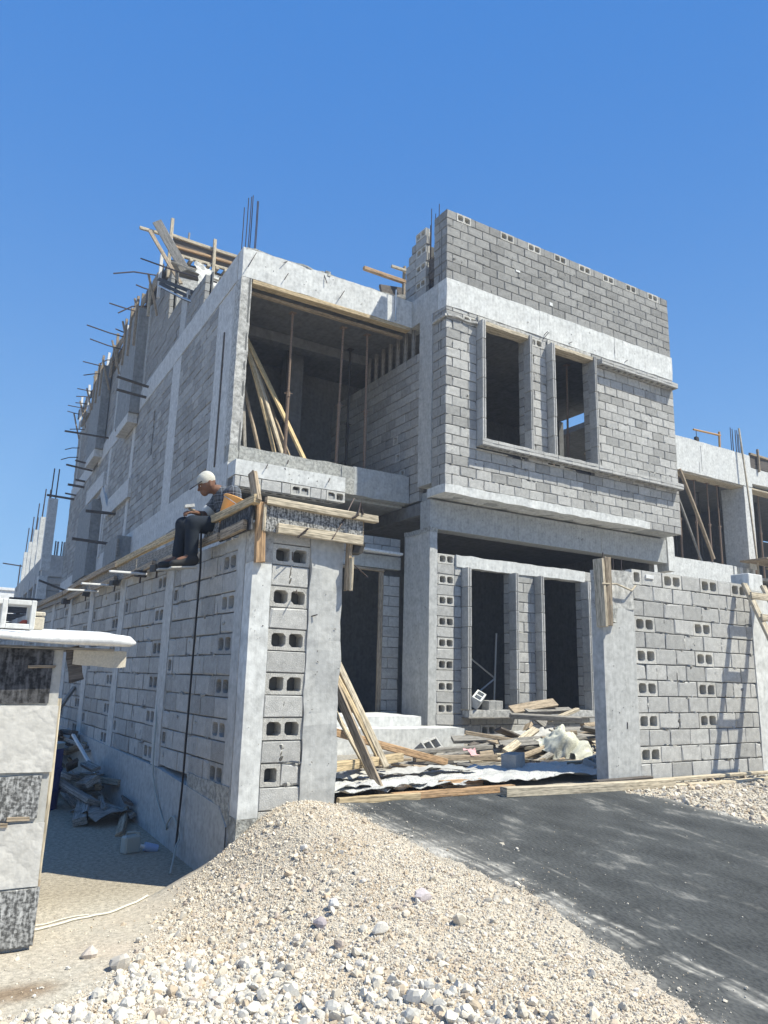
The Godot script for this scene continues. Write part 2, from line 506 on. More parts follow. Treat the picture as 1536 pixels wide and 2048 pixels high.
func lay(recs: Array, X: Transform3D, W: float, H: float, o := {}) -> void:
	var course: float = o.get("course", 0.21)
	var ln: float = o.get("len", 0.41)
	var off: float = o.get("off", 0.0)
	var tones: Array = o.get("tones", [2, 3, 4])
	var jit: float = o.get("jit", 0.004)
	var holes: Array = o.get("openings", [])
	var fixed: Array = o.get("fixed", [])       # [course, x0, x1, hollow]
	var start: int = o.get("from", 0)
	var n := int(ceil(H / course - 0.2))
	for f in fixed:
		rec(recs, X, Vector2((f[1] + f[2]) / 2, (f[0] + 0.5) * course), Vector2(f[2] - f[1], course), f[3], tones, jit, o.get("dim", false))
	for c in range(start, n):
		var y0 := c * course
		var h := minf(course, H - y0)
		if c == n - 1: h = H - y0
		var spans := [Vector2(o.get("x0", 0.0), W)]
		var cuts := []
		for r in holes:
			if r.position.y < y0 + h * 0.6 and r.end.y > y0 + h * 0.4: cuts.append(Vector2(r.position.x, r.end.x))
		for f in fixed:
			if f[0] == c: cuts.append(Vector2(f[1], f[2]))
		for k in cuts:
			var nx := []
			for s in spans:
				if k.y <= s.x or k.x >= s.y: nx.append(s); continue
				if k.x > s.x: nx.append(Vector2(s.x, k.x))
				if k.y < s.y: nx.append(Vector2(k.y, s.y))
			spans = nx
		var sh := off + (ln * 0.5 if c % 2 else 0.0)
		for s in spans:
			var x: float = s.x
			var guard := 0
			while x < s.y - 0.025 and guard < 400:
				guard += 1
				var j: float = sh + ceil((x + 0.06 - sh) / ln) * ln
				var x1 := minf(j, s.y)
				if s.y - x1 < 0.07: x1 = s.y
				rec(recs, X, Vector2((x + x1) / 2, y0 + h / 2), Vector2(x1 - x, h), false, tones, jit)
				x = x1

# dabs and smears of mortar along the joints of a wall, proud by a few millimetres
func smears(parent: Node, X: Transform3D, W: float, H: float, holes: Array, n: int, m: Material, off := 0.0) -> void:
	var st := SurfaceTool.new()
	st.begin(Mesh.PRIMITIVE_TRIANGLES)
	for k in n:
		var c := int(rng.randf() * H / 0.21)
		var p := Vector2(rng.randf() * W, c * 0.21 + rng.randf_range(-0.02, 0.02))
		var along_joint := rng.randf() < 0.6
		var sz := Vector2(rng.randf_range(0.03, 0.14), rng.randf_range(0.008, 0.022))
		if not along_joint:
			p = Vector2(off + (int(rng.randf() * W / 0.205)) * 0.205, p.y + rng.randf_range(0.02, 0.19))
			sz = Vector2(rng.randf_range(0.008, 0.02), rng.randf_range(0.03, 0.09))
		if rng.randf() < 0.2: sz = Vector2(rng.randf_range(0.02, 0.07), rng.randf_range(0.015, 0.045))
		if p.x < 0.02 or p.x > W - 0.02 or p.y > H - 0.02 or p.y < 0.02: continue
		var bad := false
		for r in holes:
			if r.grow(0.05).has_point(p): bad = true
		if bad: continue
		st.append_from(smear_mesh[rng.randi() % 4], 0, X * Transform3D(Basis(Vector3(0, 0, 1), rng.randf_range(-0.2, 0.2)) * Basis.from_scale(Vector3(sz.x, sz.y, rng.randf_range(0.004, 0.009))), Vector3(p.x, p.y, -0.003)))
	var o := put(st.commit(), "mortar_smears", m, parent)
	o.set_meta("kind", "stuff")
var smear_mesh: Array = []

# backing of a wall with openings: one mesh of boxes
func backing(parent: Node, X: Transform3D, W: float, H: float, openings: Array, z0 := -0.165, z1 := -0.2) -> void:
	var xs := [0.0, W]
	var ys := [0.0, H]
	for r in openings:
		for v in [r.position.x, r.end.x]:
			if v > 0 and v < W: xs.append(v)
		for v in [r.position.y, r.end.y]:
			if v > 0 and v < H: ys.append(v)
	xs.sort(); ys.sort()
	var st := new_st()
	for i in xs.size() - 1:
		for j in ys.size() - 1:
			var c := Vector2((xs[i] + xs[i + 1]) / 2, (ys[j] + ys[j + 1]) / 2)
			if xs[i + 1] - xs[i] < 0.001 or ys[j + 1] - ys[j] < 0.001: continue
			var inside := false
			for r in openings:
				if r.has_point(c): inside = true
			if inside: continue
			var mb := box_mesh(Vector3(xs[i + 1] - xs[i], ys[j + 1] - ys[j], absf(z1 - z0)), 0.0)
			st.append_from(mb, 0, Transform3D(Basis.IDENTITY, Vector3(c.x, c.y, (z0 + z1) / 2)))
	put(st.commit(), "wall_core", M.core, parent, X)

func emit(parent: Node, recs: Array, most := 300) -> void:
	var kinds := {}
	for r in recs: kinds.get_or_add(r.name, []).append(r)
	for k in kinds:
		var l: Array = kinds[k]
		l.sort_custom(func(p, q): return p.px > q.px)
		var rest := {}
		var mort: SurfaceTool = null
		for i in l.size():
			var r = l[i]
			if i < most and r.px > 0.0:
				var o := put(r.mesh, k, null, parent, r.xf)
				o.set_surface_override_material(0, r.mat)
				o.set_surface_override_material(1, M.mortar)
			else:
				if not rest.has(r.mat):
					var s := SurfaceTool.new()
					s.begin(Mesh.PRIMITIVE_TRIANGLES)
					rest[r.mat] = s
				rest[r.mat].append_from(r.mesh, 0, r.xf)
				if mort == null:
					mort = SurfaceTool.new()
					mort.begin(Mesh.PRIMITIVE_TRIANGLES)
				mort.append_from(r.mesh, 1, r.xf)
		if mort:
			var am := ArrayMesh.new()
			for m in rest:
				rest[m].commit(am)
				am.surface_set_material(am.get_surface_count() - 1, m)
			mort.commit(am)
			am.surface_set_material(am.get_surface_count() - 1, M.mortar)
			var o := put(am, "further_" + k + "s", null, parent)
			o.set_meta("kind", "stuff")

# ---------------------------------------------------------------- ground
func sstep(a: float, b: float, x: float) -> float:
	var t := clampf((x - a) / (b - a), 0.0, 1.0)
	return t * t * (3 - 2 * t)

var gn := FastNoiseLite.new()
func heap(x: float, z: float) -> float:      # how much of the gravel heap lies here, 0..1
	var xr := 0.93 - 0.085 * maxf(0, z - 2.4) * (z - 2.4) + 0.14 * exp(-pow((z - 2.6) / 0.45, 2))
	var xl := -0.35 - 0.52 * maxf(0.0, z - 0.05)
	if z > 2.2: xl -= (z - 2.2) * 1.2
	var wob := gn.get_noise_2d(x * 3.0, z * 3.0) * 0.16
	return sstep(xl - 0.28 + wob, xl + 0.25 + wob, x) * (1.0 - sstep(xr - 0.2 + wob, xr + 0.06 + wob, x)) * sstep(-0.1, 0.1, z)

func gy(x: float, z: float) -> float:
	var left := -0.42 + 0.1 * clampf(z, 0, 2.5) + 0.045 * clampf(-z - 1.0, 0, 8)
	var right := 0.25 - 0.07 * clampf(z, 0, 7)
	if z < -0.12: right = 0.27
	if z < -0.1:
		return left if x < 0.1 else right
	var h := lerpf(left, right, sstep(-1.0, 0.9, x))
	h += (0.17 * exp(-pow((x - 0.35) / 0.5, 2)) * exp(-pow((z - 0.25) / 1.2, 2)) + 0.07 * exp(-pow((x + 0.1) / 0.7, 2)) * sstep(0.5, 1.5, z)) * sstep(-0.12, 0.05, z)
	h += gn.get_noise_2d(x * 6.0, z * 6.0) * 0.018 * sstep(-3.5, -2.5, -absf(x))
	return h

func build_ground() -> void:
	gn.seed = 5; gn.frequency = 0.35; gn.fractal_octaves = 3
	var xs := []
	var zs := []
	var v := -3.6
	while v < 1.6: xs.append(v); v += 0.06
	while v < 14.0: xs.append(v); v += 0.4
	for s in [16, 20, 30, 50, 100, 250, 600]: xs.append(float(s))
	v = -3.9
	for s in [0.0, 1, 3, 8, 20, 60, 150, 600]: xs.push_front(v - s)
	v = -0.16
	while v < 5.2: zs.append(v); v += 0.06
	for s in [5.4, 6, 7, 8, 10, 14, 20, 40, 100, 300]: zs.append(s)
	for s in [-0.24, -0.6, -1, -2, -3, -4, -5, -6, -8, -10, -14, -20, -30, -50, -100, -250, -600]: zs.push_front(s)
	var st := SurfaceTool.new()
	st.begin(Mesh.PRIMITIVE_TRIANGLES)
	var pn := FastNoiseLite.new()
	pn.seed = 12; pn.frequency = 0.9; pn.fractal_octaves = 4
	for z in zs:
		for x in xs:
			var h := heap(x, z)
			var earth := Color(0.58, 0.535, 0.45).lerp(Color(0.62, 0.54, 0.44), clampf(pn.get_noise_2d(x, z) + 0.5, 0, 1))
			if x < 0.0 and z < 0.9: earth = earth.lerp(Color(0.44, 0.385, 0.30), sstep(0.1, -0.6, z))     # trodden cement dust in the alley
			var gravel := Color(0.69, 0.605, 0.485).lerp(Color(0.58, 0.46, 0.325), clampf(pn.get_noise_2d(x * 1.4 + 40, z * 1.4) * 1.6, 0, 1))
			var c := earth.lerp(gravel, h)
			var dx: float = (x + 2.02) / 0.26
			var dz: float = (z - 2.03) / 0.2
			c = c.lerp(Color(0.27, 0.17, 0.09), 0.75 * exp(-pow(dx * dx + dz * dz + 0.5 * pn.get_noise_2d(x * 4, z * 4), 2.0)))   # the brown wet patch
			if z < -0.1 and x > 0.1: c = Color(0.42, 0.39, 0.34)
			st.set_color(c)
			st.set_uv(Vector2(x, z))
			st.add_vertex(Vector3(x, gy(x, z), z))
	var nx := xs.size()
	for j in zs.size() - 1:
		for i in nx - 1:
			var a := j * nx + i
			for k in [a, a + 1, a + nx, a + 1, a + nx + 1, a + nx]: st.add_index(k)
	st.generate_normals()
	var g := put(st.commit(), "ground", M.ground, self)
	tag(g, "pale dusty sandy ground round the building site", "ground", "", "structure")

# fresh asphalt drive sloping up to the gate, with dust and tyre tracks on it
func build_asphalt() -> void:
	var P := 1024
	var a := FastNoiseLite.new()
	a.seed = 31; a.frequency = 0.012; a.fractal_octaves = 5
	var ia := a.get_seamless_image(P, P, false, false, 0.1, true)
	ia.convert(Image.FORMAT_L8)
	var ba := ia.get_data()
	a.seed = 32; a.frequency = 0.16; a.fractal_octaves = 4
	var ib := a.get_seamless_image(P, P, false, false, 0.1, true)
	ib.convert(Image.FORMAT_L8)
	var bb := ib.get_data()
	a.seed = 33; a.frequency = 0.02; a.fractal_octaves = 4
	var ic := a.get_seamless_image(P / 8, P, false, false, 0.1, true)
	ic.convert(Image.FORMAT_L8)
	ic.resize(P, P, Image.INTERPOLATE_CUBIC)
	var bc := ic.get_data()
	# tracks: x as a function of z, width, strength
	var tracks := [[1.00, 0.10, -0.020, 0.022, 0.6], [1.12, 0.10, -0.020, 0.016, 0.5], [1.07, 0.085, -0.018, 0.012, 0.4], [1.30, 0.02, -0.012, 0.03, 0.22], [2.75, -0.1, 0.0, 0.03, 0.10], [3.9, -0.15, 0.0, 0.02, 0.16], [4.12, -0.15, 0.0, 0.025, 0.2], [1.62, 0.05, -0.02, 0.015, 0.25]]
	var dust := PackedFloat32Array()
	dust.resize(P * P)
	for y in P:
		var z := y * 10.0 / P - 0.2
		for tr in tracks:
			var tx: float = tr[0] + tr[1] * z + tr[2] * z * z + 0.02 * sin(z * 3.1 + tr[0])
			var i0 := int((tx - 4.0 * tr[3] - 0.2) * P / 6.0)
			var i1 := int((tx + 4.0 * tr[3] - 0.2) * P / 6.0)
			for i in range(maxi(0, i0), mini(P, i1)):
				var x := i * 6.0 / P + 0.2
				dust[y * P + i] += tr[4] * exp(-pow((x - tx) / tr[3], 2)) * clampf(2.6 * (bc[((y * 3) % P) * P + (i * 2) % P] / 255.0 - 0.34), 0.0, 1.3) 
	var d := PackedByteArray()
	d.resize(P * P * 3)
	for y in P:
		var z := y * 10.0 / P - 0.2
		for i in P:
			var x := i * 6.0 / P + 0.2
			var k := y * P + i
			var n1 := ba[k] / 255.0
			var n2 := bb[k] / 255.0
			var v := dust[k] * (0.6 + 0.5 * n2)
			v += clampf((n1 - 0.7) * 3.0, 0, 0.5) * (0.35 + 0.4 * clampf(n2 - 0.3, 0, 1))
			v += 0.03 * n1
			# dust thickens beside the heap, the entrance and the rubble strip
			var xr := 0.93 - 0.085 * maxf(0, z - 2.4) * (z - 2.4) + 0.14 * exp(-pow((z - 2.6) / 0.45, 2))
			v += 0.62 * exp(-maxf(0.0, x - xr + 0.1 - 0.35 * (n1 - 0.3)) / 0.12) * (0.5 + 0.6 * n2)
			v += 0.4 * exp(-absf(z - 1.45) / 0.35) * exp(-maxf(0, x - 0.9) / 0.35)
			v += 0.6 * exp(-maxf(0.0, 4.95 - x) / 0.1) * (0.3 + n2)
			v = clampf(v, 0.0, 1.0)
			var base := 0.056 + 0.022 * (n2 - 0.5) + 0.034 * (n1 - 0.5)
			d[k * 3] = int(255.0 * pow(lerpf(base * 0.96, 0.50, v), 0.4545))
			d[k * 3 + 1] = int(255.0 * pow(lerpf(base * 1.03, 0.475, v), 0.4545))
			d[k * 3 + 2] = int(255.0 * pow(lerpf(base * 1.06, 0.43, v), 0.4545))
	var m := StandardMaterial3D.new()
	m.albedo_texture = ImageTexture.create_from_image(Image.create_from_data(P, P, false, Image.FORMAT_RGB8, d))
	ib.convert(Image.FORMAT_RGBA8)
	ib.bump_map_to_normal_map(3.0)
	m.normal_enabled = true
	m.normal_texture = ImageTexture.create_from_image(ib)
	m.normal_scale = 0.5
	m.roughness = 0.92
	m.metallic_specular = 0.25
	var st := SurfaceTool.new()
	st.begin(Mesh.PRIMITIVE_TRIANGLES)
	var nj := 130
	var ni := 40
	for j in nj + 1:
		var z := lerpf(-0.03, 9.6, pow(float(j) / nj, 1.15))
		var w := gn.get_noise_2d(z * 9, 3) * 0.08 + gn.get_noise_2d(z * 30, 8) * 0.03
		var x0 := 0.96 - 0.085 * maxf(0, z - 2.4) * (z - 2.4) + 0.12 * exp(-pow((z - 2.6) / 0.45, 2)) + w
		if z > 5.0: x0 = 0.62 + w
		var x1 := 5.02 + gn.get_noise_2d(z * 9, 20) * 0.15 + sstep(0.8, 0.1, z) * -0.3
		for i in ni + 1:
			var x := lerpf(x0, x1, float(i) / ni)
			st.set_uv(Vector2((x - 0.2) / 6.0, (z + 0.2) / 10.0))
			var lift := 0.012 if i > 0 and i < ni else -0.012
			st.add_vertex(Vector3(x, maxf(gy(x, z), 0.25 - 0.07 * z - 0.02) + lift, z))
	for j in nj:
		for i in ni:
			var q := j * (ni + 1) + i
			for k in [q, q + 1, q + ni + 1, q + 1, q + ni + 2, q + ni + 1]: st.add_index(k)
	st.generate_normals()
	st.generate_tangents()
	var r := put(st.commit(), "asphalt_drive", m, self)
	tag(r, "dark fresh asphalt drive with dusty tyre tracks sloping up to the gateway", "road", "", "structure")

func rock_mesh(sd: int, fine: bool) -> ArrayMesh:
	var r := RandomNumberGenerator.new()
	r.seed = sd
	var sm := SphereMesh.new()
	sm.radial_segments = 9 if fine else 6
	sm.rings = 5 if fine else 2
	sm.radius = 1.0
	sm.height = 2.0
	var arr := sm.get_mesh_arrays()
	var vs: PackedVector3Array = arr[Mesh.ARRAY_VERTEX]
	var ids: PackedInt32Array = arr[Mesh.ARRAY_INDEX]
	# broken stone: a ball cut by a few planes
	var cuts := []
	for k in (10 if fine else 6):
		cuts.append([Vector3(r.randf_range(-1, 1), r.randf_range(-1, 1), r.randf_range(-1, 1)).normalized(), r.randf_range(0.45, 0.85)])
	var n := FastNoiseLite.new()
	n.seed = sd; n.frequency = 1.1
	for i in vs.size():
		var p := vs[i]
		p *= 1.0 + 0.25 * n.get_noise_3dv(p)
		for c in cuts:
			var d: float = p.dot(c[0]) - c[1]
			if d > 0: p -= c[0] * d * 0.92
		vs[i] = p
	var st := new_st()
	for i in range(0, ids.size(), 3):
		var a := vs[ids[i]]
		var b := vs[ids[i + 1]]
		var c := vs[ids[i + 2]]
		if (b - a).cross(c - a).length() < 1e-5: continue
		tri(st, a, b, c, a + b + c)
	return done(st)

func stone_color(white := 0.0) -> Color:
	var k := rng.randf()
	var v := rng.randf_range(0.82, 1.12)
	if rng.randf() < white: return Color(0.69, 0.65, 0.575) * v
	if k < 0.62: return Color(0.70, 0.63, 0.52) * v
	if k < 0.82: return Color(0.58, 0.475, 0.355) * v
	if k < 0.94: return Color(0.67, 0.62, 0.55) * v
	return Color(0.47, 0.40, 0.34) * v

func scatter(parent: Node, called: String, mesh: Mesh, xfs: Array, cols: Array) -> void:
	var mm := MultiMesh.new()
	mm.transform_format = MultiMesh.TRANSFORM_3D
	mm.use_colors = true
	mm.mesh = mesh
	mm.instance_count = xfs.size()
	for i in xfs.size():
		mm.set_instance_transform(i, xfs[i])
		mm.set_instance_color(i, cols[i])
	var o := MultiMeshInstance3D.new()
	o.multimesh = mm
	o.material_override = M.stone
	o.name = called
	parent.add_child(o, true)
	o.set_meta("kind", "stuff")

func build_gravel() -> void:
	var g := thing("gravel_heap", "heap of pale crushed limestone gravel spilling down from the grey corner pier", "gravel heap")
	g.set_meta("kind", "stuff")
	var mesh := []
	for k in 4: mesh.append(rock_mesh(40 + k, false))
	for k in 4: mesh.append(rock_mesh(60 + k, true))
	var xfs := [[], [], [], [], [], [], [], []]
	var cols := [[], [], [], [], [], [], [], []]
	# [tries, smallest, largest]
	for lot in [[150000, 0.004, 0.010, 0], [36000, 0.008, 0.018, 1], [8000, 0.017, 0.036, 2], [2600, 0.03, 0.054, 3]]:
		for t in lot[0]:
			var z := rng.randf_range(-0.02, 4.9)
			var x := rng.randf_range(-3.2, 1.15)
			var h := heap(x, z)
			var keep := h
			var coarse := sstep(0.40, 0.68, z / 4.2 - (x + 0.9) * 0.40 + gn.get_noise_2d(x * 4, z * 4) * 0.25) * sstep(0.45, -0.15, x + gn.get_noise_2d(x * 5, z * 5) * 0.3)   # the coarse stones have rolled to the near left
			if lot[3] == 0: keep = h * 0.9 + 0.015
			elif lot[3] == 1: keep = h * (0.55 + 0.45 * coarse) + 0.008
			elif lot[3] == 2: keep = h * (0.14 + 0.9 * coarse) + 0.002
			else: keep = h * (0.006 + 0.95 * coarse * coarse)
			if x < 0.35 and z < 2.2 and z > 0.3 and lot[3] == 2: keep = maxf(keep, h * 0.45 * sstep(0.45, 0.0, x))
			if x < -1.6 and z > 2.0 and lot[3] < 3: keep = maxf(keep, 0.02 + 0.05 * lot[3] * exp(-pow((x + 2.35) / 0.2, 2)))
			if rng.randf() > keep: continue
			var s := rng.randf_range(lot[1], lot[2])
			if rng.randf() < 0.5: s = lerpf(s, lot[1], 0.6)
			var b := Basis.from_euler(Vector3(rng.randf() * TAU, rng.randf() * TAU, rng.randf() * TAU)) * Basis.from_scale(Vector3(s * rng.randf_range(0.75, 1.35), s * rng.randf_range(0.6, 1.0), s))
			var k := rng.randi() % 4 + (4 if lot[3] >= 2 else 0)
			xfs[k].append(Transform3D(b, Vector3(x, gy(x, z) + s * rng.randf_range(-0.3, 0.45), z)))
			cols[k].append(stone_color(coarse * 0.6 if lot[3] > 0 else 0.0))
	for k in 8:
		if xfs[k].size(): scatter(g, "stone_mass_%03d" % (k + 1) if k else "stone_mass", mesh[k], xfs[k], cols[k])
	# chips and grit that have rolled from the heap on to the asphalt
	var sp := [[], []]
	var sc := [[], []]
	for t in 2600:
		var z := rng.randf_range(0.1, 6.5)
		var xr := 0.93 - 0.085 * maxf(0, z - 2.4) * (z - 2.4) + 0.14 * exp(-pow((z - 2.6) / 0.45, 2))
		var far := -log(maxf(rng.randf(), 1e-4))
		var x := xr - 0.04 + far * (0.09 if t % 5 else 0.5)
		if x > 4.7: continue
		var s := rng.randf_range(0.0025, 0.006)
		if rng.randf() < 0.05: s *= 2.4
		var b := Basis.from_euler(Vector3(rng.randf() * TAU, rng.randf() * TAU, rng.randf() * TAU)) * Basis.from_scale(Vector3(s * 1.2, s * 0.8, s))
		sp[t % 2].append(Transform3D(b, Vector3(x, maxf(gy(x, z), 0.25 - 0.07 * z - 0.02) + 0.012 + s * 0.4, z)))
		sc[t % 2].append(stone_color())
	for k in 2: scatter(g, "spilled_grit_%03d" % (k + 1) if k else "spilled_grit", mesh[k], sp[k], sc[k])
	# rubble strip at the right beside the asphalt
	var r := thing("rubble_strip", "strip of pale rubble and sand between the asphalt and the right boundary wall", "rubble")
	r.set_meta("kind", "stuff")
	var x2 := [[], []]
	var c2 := [[], []]
	for t in 9000:
		var x := rng.randf_range(4.7, 9.5)
		var z := rng.randf_range(0.06, 3.2)
		if x < 5.0 + gn.get_noise_2d(z * 9, 20) * 0.15 - sstep(0.8, 0.1, z) * 0.3 - rng.randf() * rng.randf() * 0.5: continue
		var s := rng.randf_range(0.008, 0.022)
		if rng.randf() < 0.1: s *= 2.2
		var b := Basis.from_euler(Vector3(rng.randf() * TAU, rng.randf() * TAU, rng.randf() * TAU)) * Basis.from_scale(Vector3(s * 1.2, s * 0.8, s))
		var k := rng.randi() % 2
		x2[k].append(Transform3D(b, Vector3(x, gy(x, z) + s * 0.3, z)))
		c2[k].append(stone_color())
	for k in 2: scatter(r, "stone_mass_%03d" % (k + 1) if k else "stone_mass", mesh[4 + k], x2[k], c2[k])
	# stones that stand out one by one
	var singles := [
		["single triangular pale stone lying alone on the sand left of the heap", Vector3(-1.50, 0, 1.50), 0.06, Color(0.6, 0.53, 0.47)],
		["grey-mauve angular stone half way up the heap, darker than its neighbours", Vector3(-0.32, 0, 2.32), 0.055, Color(0.42, 0.37, 0.38)],
		["pale pink-white stone at the right of the heap near the asphalt", Vector3(0.36, 0, 2.48), 0.06, Color(0.64, 0.57, 0.56)],
		["white stone just behind the grey-mauve stone on the heap", Vector3(-0.13, 0, 2.14), 0.05, Color(0.7, 0.68, 0.66)],
		["large pale stone at the left foot of the heap beside the bare sand", Vector3(-1.42, 0, 1.9), 0.075, Color(0.6, 0.55, 0.48)],
		["elongated white stone on the brown patch of the heap's front slope", Vector3(-0.12, 0, 2.72), 0.05, Color(0.68, 0.64, 0.58)]]
	for k in singles.size():
		var d = singles[k]
		var p: Vector3 = d[1]
		var o := put(rock_mesh(80 + k, true), "stone", M.stone.duplicate(), self, Transform3D(Basis(Vector3.UP, k * 1.3) * Basis.from_scale(Vector3(1.15, 0.85, 0.9) * d[2]), Vector3(p.x, gy(p.x, p.z) + d[2] * 0.5, p.z)))
		var m: StandardMaterial3D = o.material_override
		m.vertex_color_use_as_albedo = false
		m.albedo_color = d[3].linear_to_srgb()
		tag(o, d[0], "stone", "stones that stand out on the gravel")

# tie holes and blow holes in a cast face: small dark sunken-looking dabs of old mortar and rust, in one mesh
func pits(parent: Node, X: Transform3D, W: float, H: float, n: int, big := 0.016) -> void:
	var st := SurfaceTool.new()
	st.begin(Mesh.PRIMITIVE_TRIANGLES)
	for k in n:
		var r := rng.randf_range(0.004, big)
		st.append_from(smear_mesh[rng.randi() % 4], 0, X * Transform3D(Basis(Vector3(0, 0, 1), rng.randf() * TAU) * Basis.from_scale(Vector3(r, r * rng.randf_range(0.6, 2.0), 0.003)), Vector3(rng.randf_range(0.04, 0.96) * W, rng.randf_range(0.04, 0.96) * H, 0.004)))
	var o := put(st.commit(), "tie_holes", M.pit, parent)
	o.set_meta("kind", "stuff")

# ---------------------------------------------------------------- boundary walls
func build_left_wall() -> void:
	var w := thing("boundary_wall", "grey concrete block boundary wall on the left with a corner pier and the worker sitting on it", "wall")
	pits(w, Transform3D(Basis.IDENTITY, Vector3(0.0, 0.25, 0.0)), 0.2, 2.3, 12, 0.007)
	pits(w, Transform3D(Basis.IDENTITY, Vector3(0.62, 0.1, 0.018)), 0.37, 2.7, 14, 0.008)
	var recs := []
	# front: narrow concrete corner, a column of blocks, a wide concrete strip
	rbox(w, "concrete_pillar", 0.0, 0.2, 0.2, 2.96, -0.2, 0.0, M.white_concrete, Transform3D(), 0.003, 0.18)
	cbox(w, "pillar_collar", -0.004, 0.2, 2.56, 2.9, -0.2, 0.006, M.stained_concrete)
	rbox(w, "pillar_foot", -0.005, 0.21, -0.6, 0.2, -0.22, 0.004, M.rough_concrete, Transform3D(), 0.012, 0.12)
	rbox(w, "concrete_pillar", 0.62, 0.99, -0.3, 2.96, -0.2, 0.012, M.concrete, Transform3D(), 0.012, 0.1)
	var fx := []
	for c in range(0, 17):
		if c % 2 == 1:
			fx.append([c, 0.2, 0.62, true])
	# blocks 0.21 high whose hollow rows lie at the measured heights; base so that the row tops fall at 2.56 - 0.42 i
	var X := Transform3D(Basis.IDENTITY, Vector3(0.0, -0.59, -0.004))
	var holes := []
	fx = fx.filter(func(f): return f[0] not in [5])
	fx.append([5, 0.2, 0.41, true])
	lay(recs, X, 0.62, 3.57, {"x0": 0.2, "fixed": fx, "off": 0.2, "tones": [5, 5, 4], "jit": 0.006})
	var ph := []
	for f in fx: ph.append(Rect2(f[1], f[0] * 0.21, f[2] - f[1], 0.21))
	smears(w, X, 0.62, 3.5, ph + [Rect2(-1, -1, 1.22, 6)], 220, M.smear_light)
	smears(w, X, 0.62, 3.5, ph + [Rect2(-1, -1, 1.22, 6)], 160, M.smear_dark)
	cbox(w, "wall_core", 0.2, 0.62, -0.6, 2.95, -0.21, -0.17, M.core)
	# side, running back along the alley
	var S := Transform3D(Basis(Vector3.UP, 0.026), Vector3.ZERO)        # local z runs back along the wall as -d
	rbox(w, "corner_return", -0.004, 0.19, -0.3, 2.93, -0.40, -0.202, M.concrete, S, 0.003, 0.2)
	var L := 22.0
	var XS := S * Transform3D(Basis(Vector3(0, 0, 1), Vector3(0, 1, 0), Vector3(-1, 0, 0)), Vector3(0, 0.42, -L))
	var pil := [[2.45, 2.75], [4.75, 5.05], [6.85, 7.17], [8.75, 9.05], [10.6, 10.9], [12.5, 12.8], [14.4, 14.7], [16.3, 16.6]]
	var op := [Rect2(L - 0.4, -1, 1, 5)]
	for p in pil:
		op.append(Rect2(L - p[1], -1, p[1] - p[0], 5))
	fx = []
	for c in 12:
		if c % 2 == 0: fx.append([c, L - 0.81, L - 0.4, true])
		for p in pil.slice(0, 4):
			if (c + int(p[0])) % 2 == 0: fx.append([c, L - p[1] - 0.41, L - p[1], true])
			elif c % 4 == 1: fx.append([c, L - p[0], L - p[0] + 0.2, true])
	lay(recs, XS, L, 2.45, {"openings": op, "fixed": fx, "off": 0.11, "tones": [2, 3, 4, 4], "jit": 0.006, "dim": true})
	var hl := op.duplicate()
	for q in fx: hl.append(Rect2(q[1], q[0] * 0.21, q[2] - q[1], 0.21))
	smears(w, XS, L, 2.45, hl, 700, M.smear_light)
	smears(w, XS, L, 2.45, hl, 500, M.smear_dark)
	put(box_mesh(Vector3(L, 3.4, 0.03), 0.0), "wall_core", M.core, w, S * Transform3D(Basis(Vector3.UP, PI / 2), Vector3(0.185, 1.2, -L / 2)))
	for p in pil:
		rbox(w, "concrete_pillar", -0.012, 0.17, 0.40, 2.87, -p[1], -p[0], M.concrete, S, 0.006, 0.2)
	# rendered plinth; its top dips towards the front corner
	var st := new_st()
	var tops := [[0.0, 0.1], [0.4, 0.25], [1.2, 0.31], [2.4, 0.39], [4.9, 0.43], [7.0, 0.47], [22.0, 0.5]]
	for i in tops.size() - 1:
		var a = tops[i]
		var b = tops[i + 1]
		var z0: float = -a[0] - 0.21 if i == 0 else -a[0]
		quad(st, Vector3(-0.02, -0.8, z0), Vector3(-0.02, -0.8, -b[0]), Vector3(-0.02, b[1], -b[0]), Vector3(-0.02, a[1], z0), Vector3.LEFT)
		quad(st, Vector3(-0.02, a[1], z0), Vector3(-0.02, b[1], -b[0]), Vector3(0.15, b[1] + 0.02, -b[0]), Vector3(0.15, a[1] + 0.02, z0), Vector3.UP)
	put(done(st), "plinth", M.grey_concrete, w, S)
	# a band of darker footing where the plinth dips
	rbox(w, "footing_band", -0.012, 0.1, 0.05, 0.45, -1.4, -0.2, M.rough_concrete, S, 0.01, 0.15)
	emit(w, recs)
	for q in [[Vector3(0.42, 2.62, 0.0), Vector3(0.36, 2.68, 0.12)], [Vector3(0.5, 2.34, -0.05), Vector3(0.44, 2.27, 0.1)], [Vector3(0.62, 2.06, -0.02), Vector3(0.7, 2.09, 0.05)]]:
		put(tube_mesh([q[0], q[1]], 0.006, 5), "tie_wire", M.rebar, w)

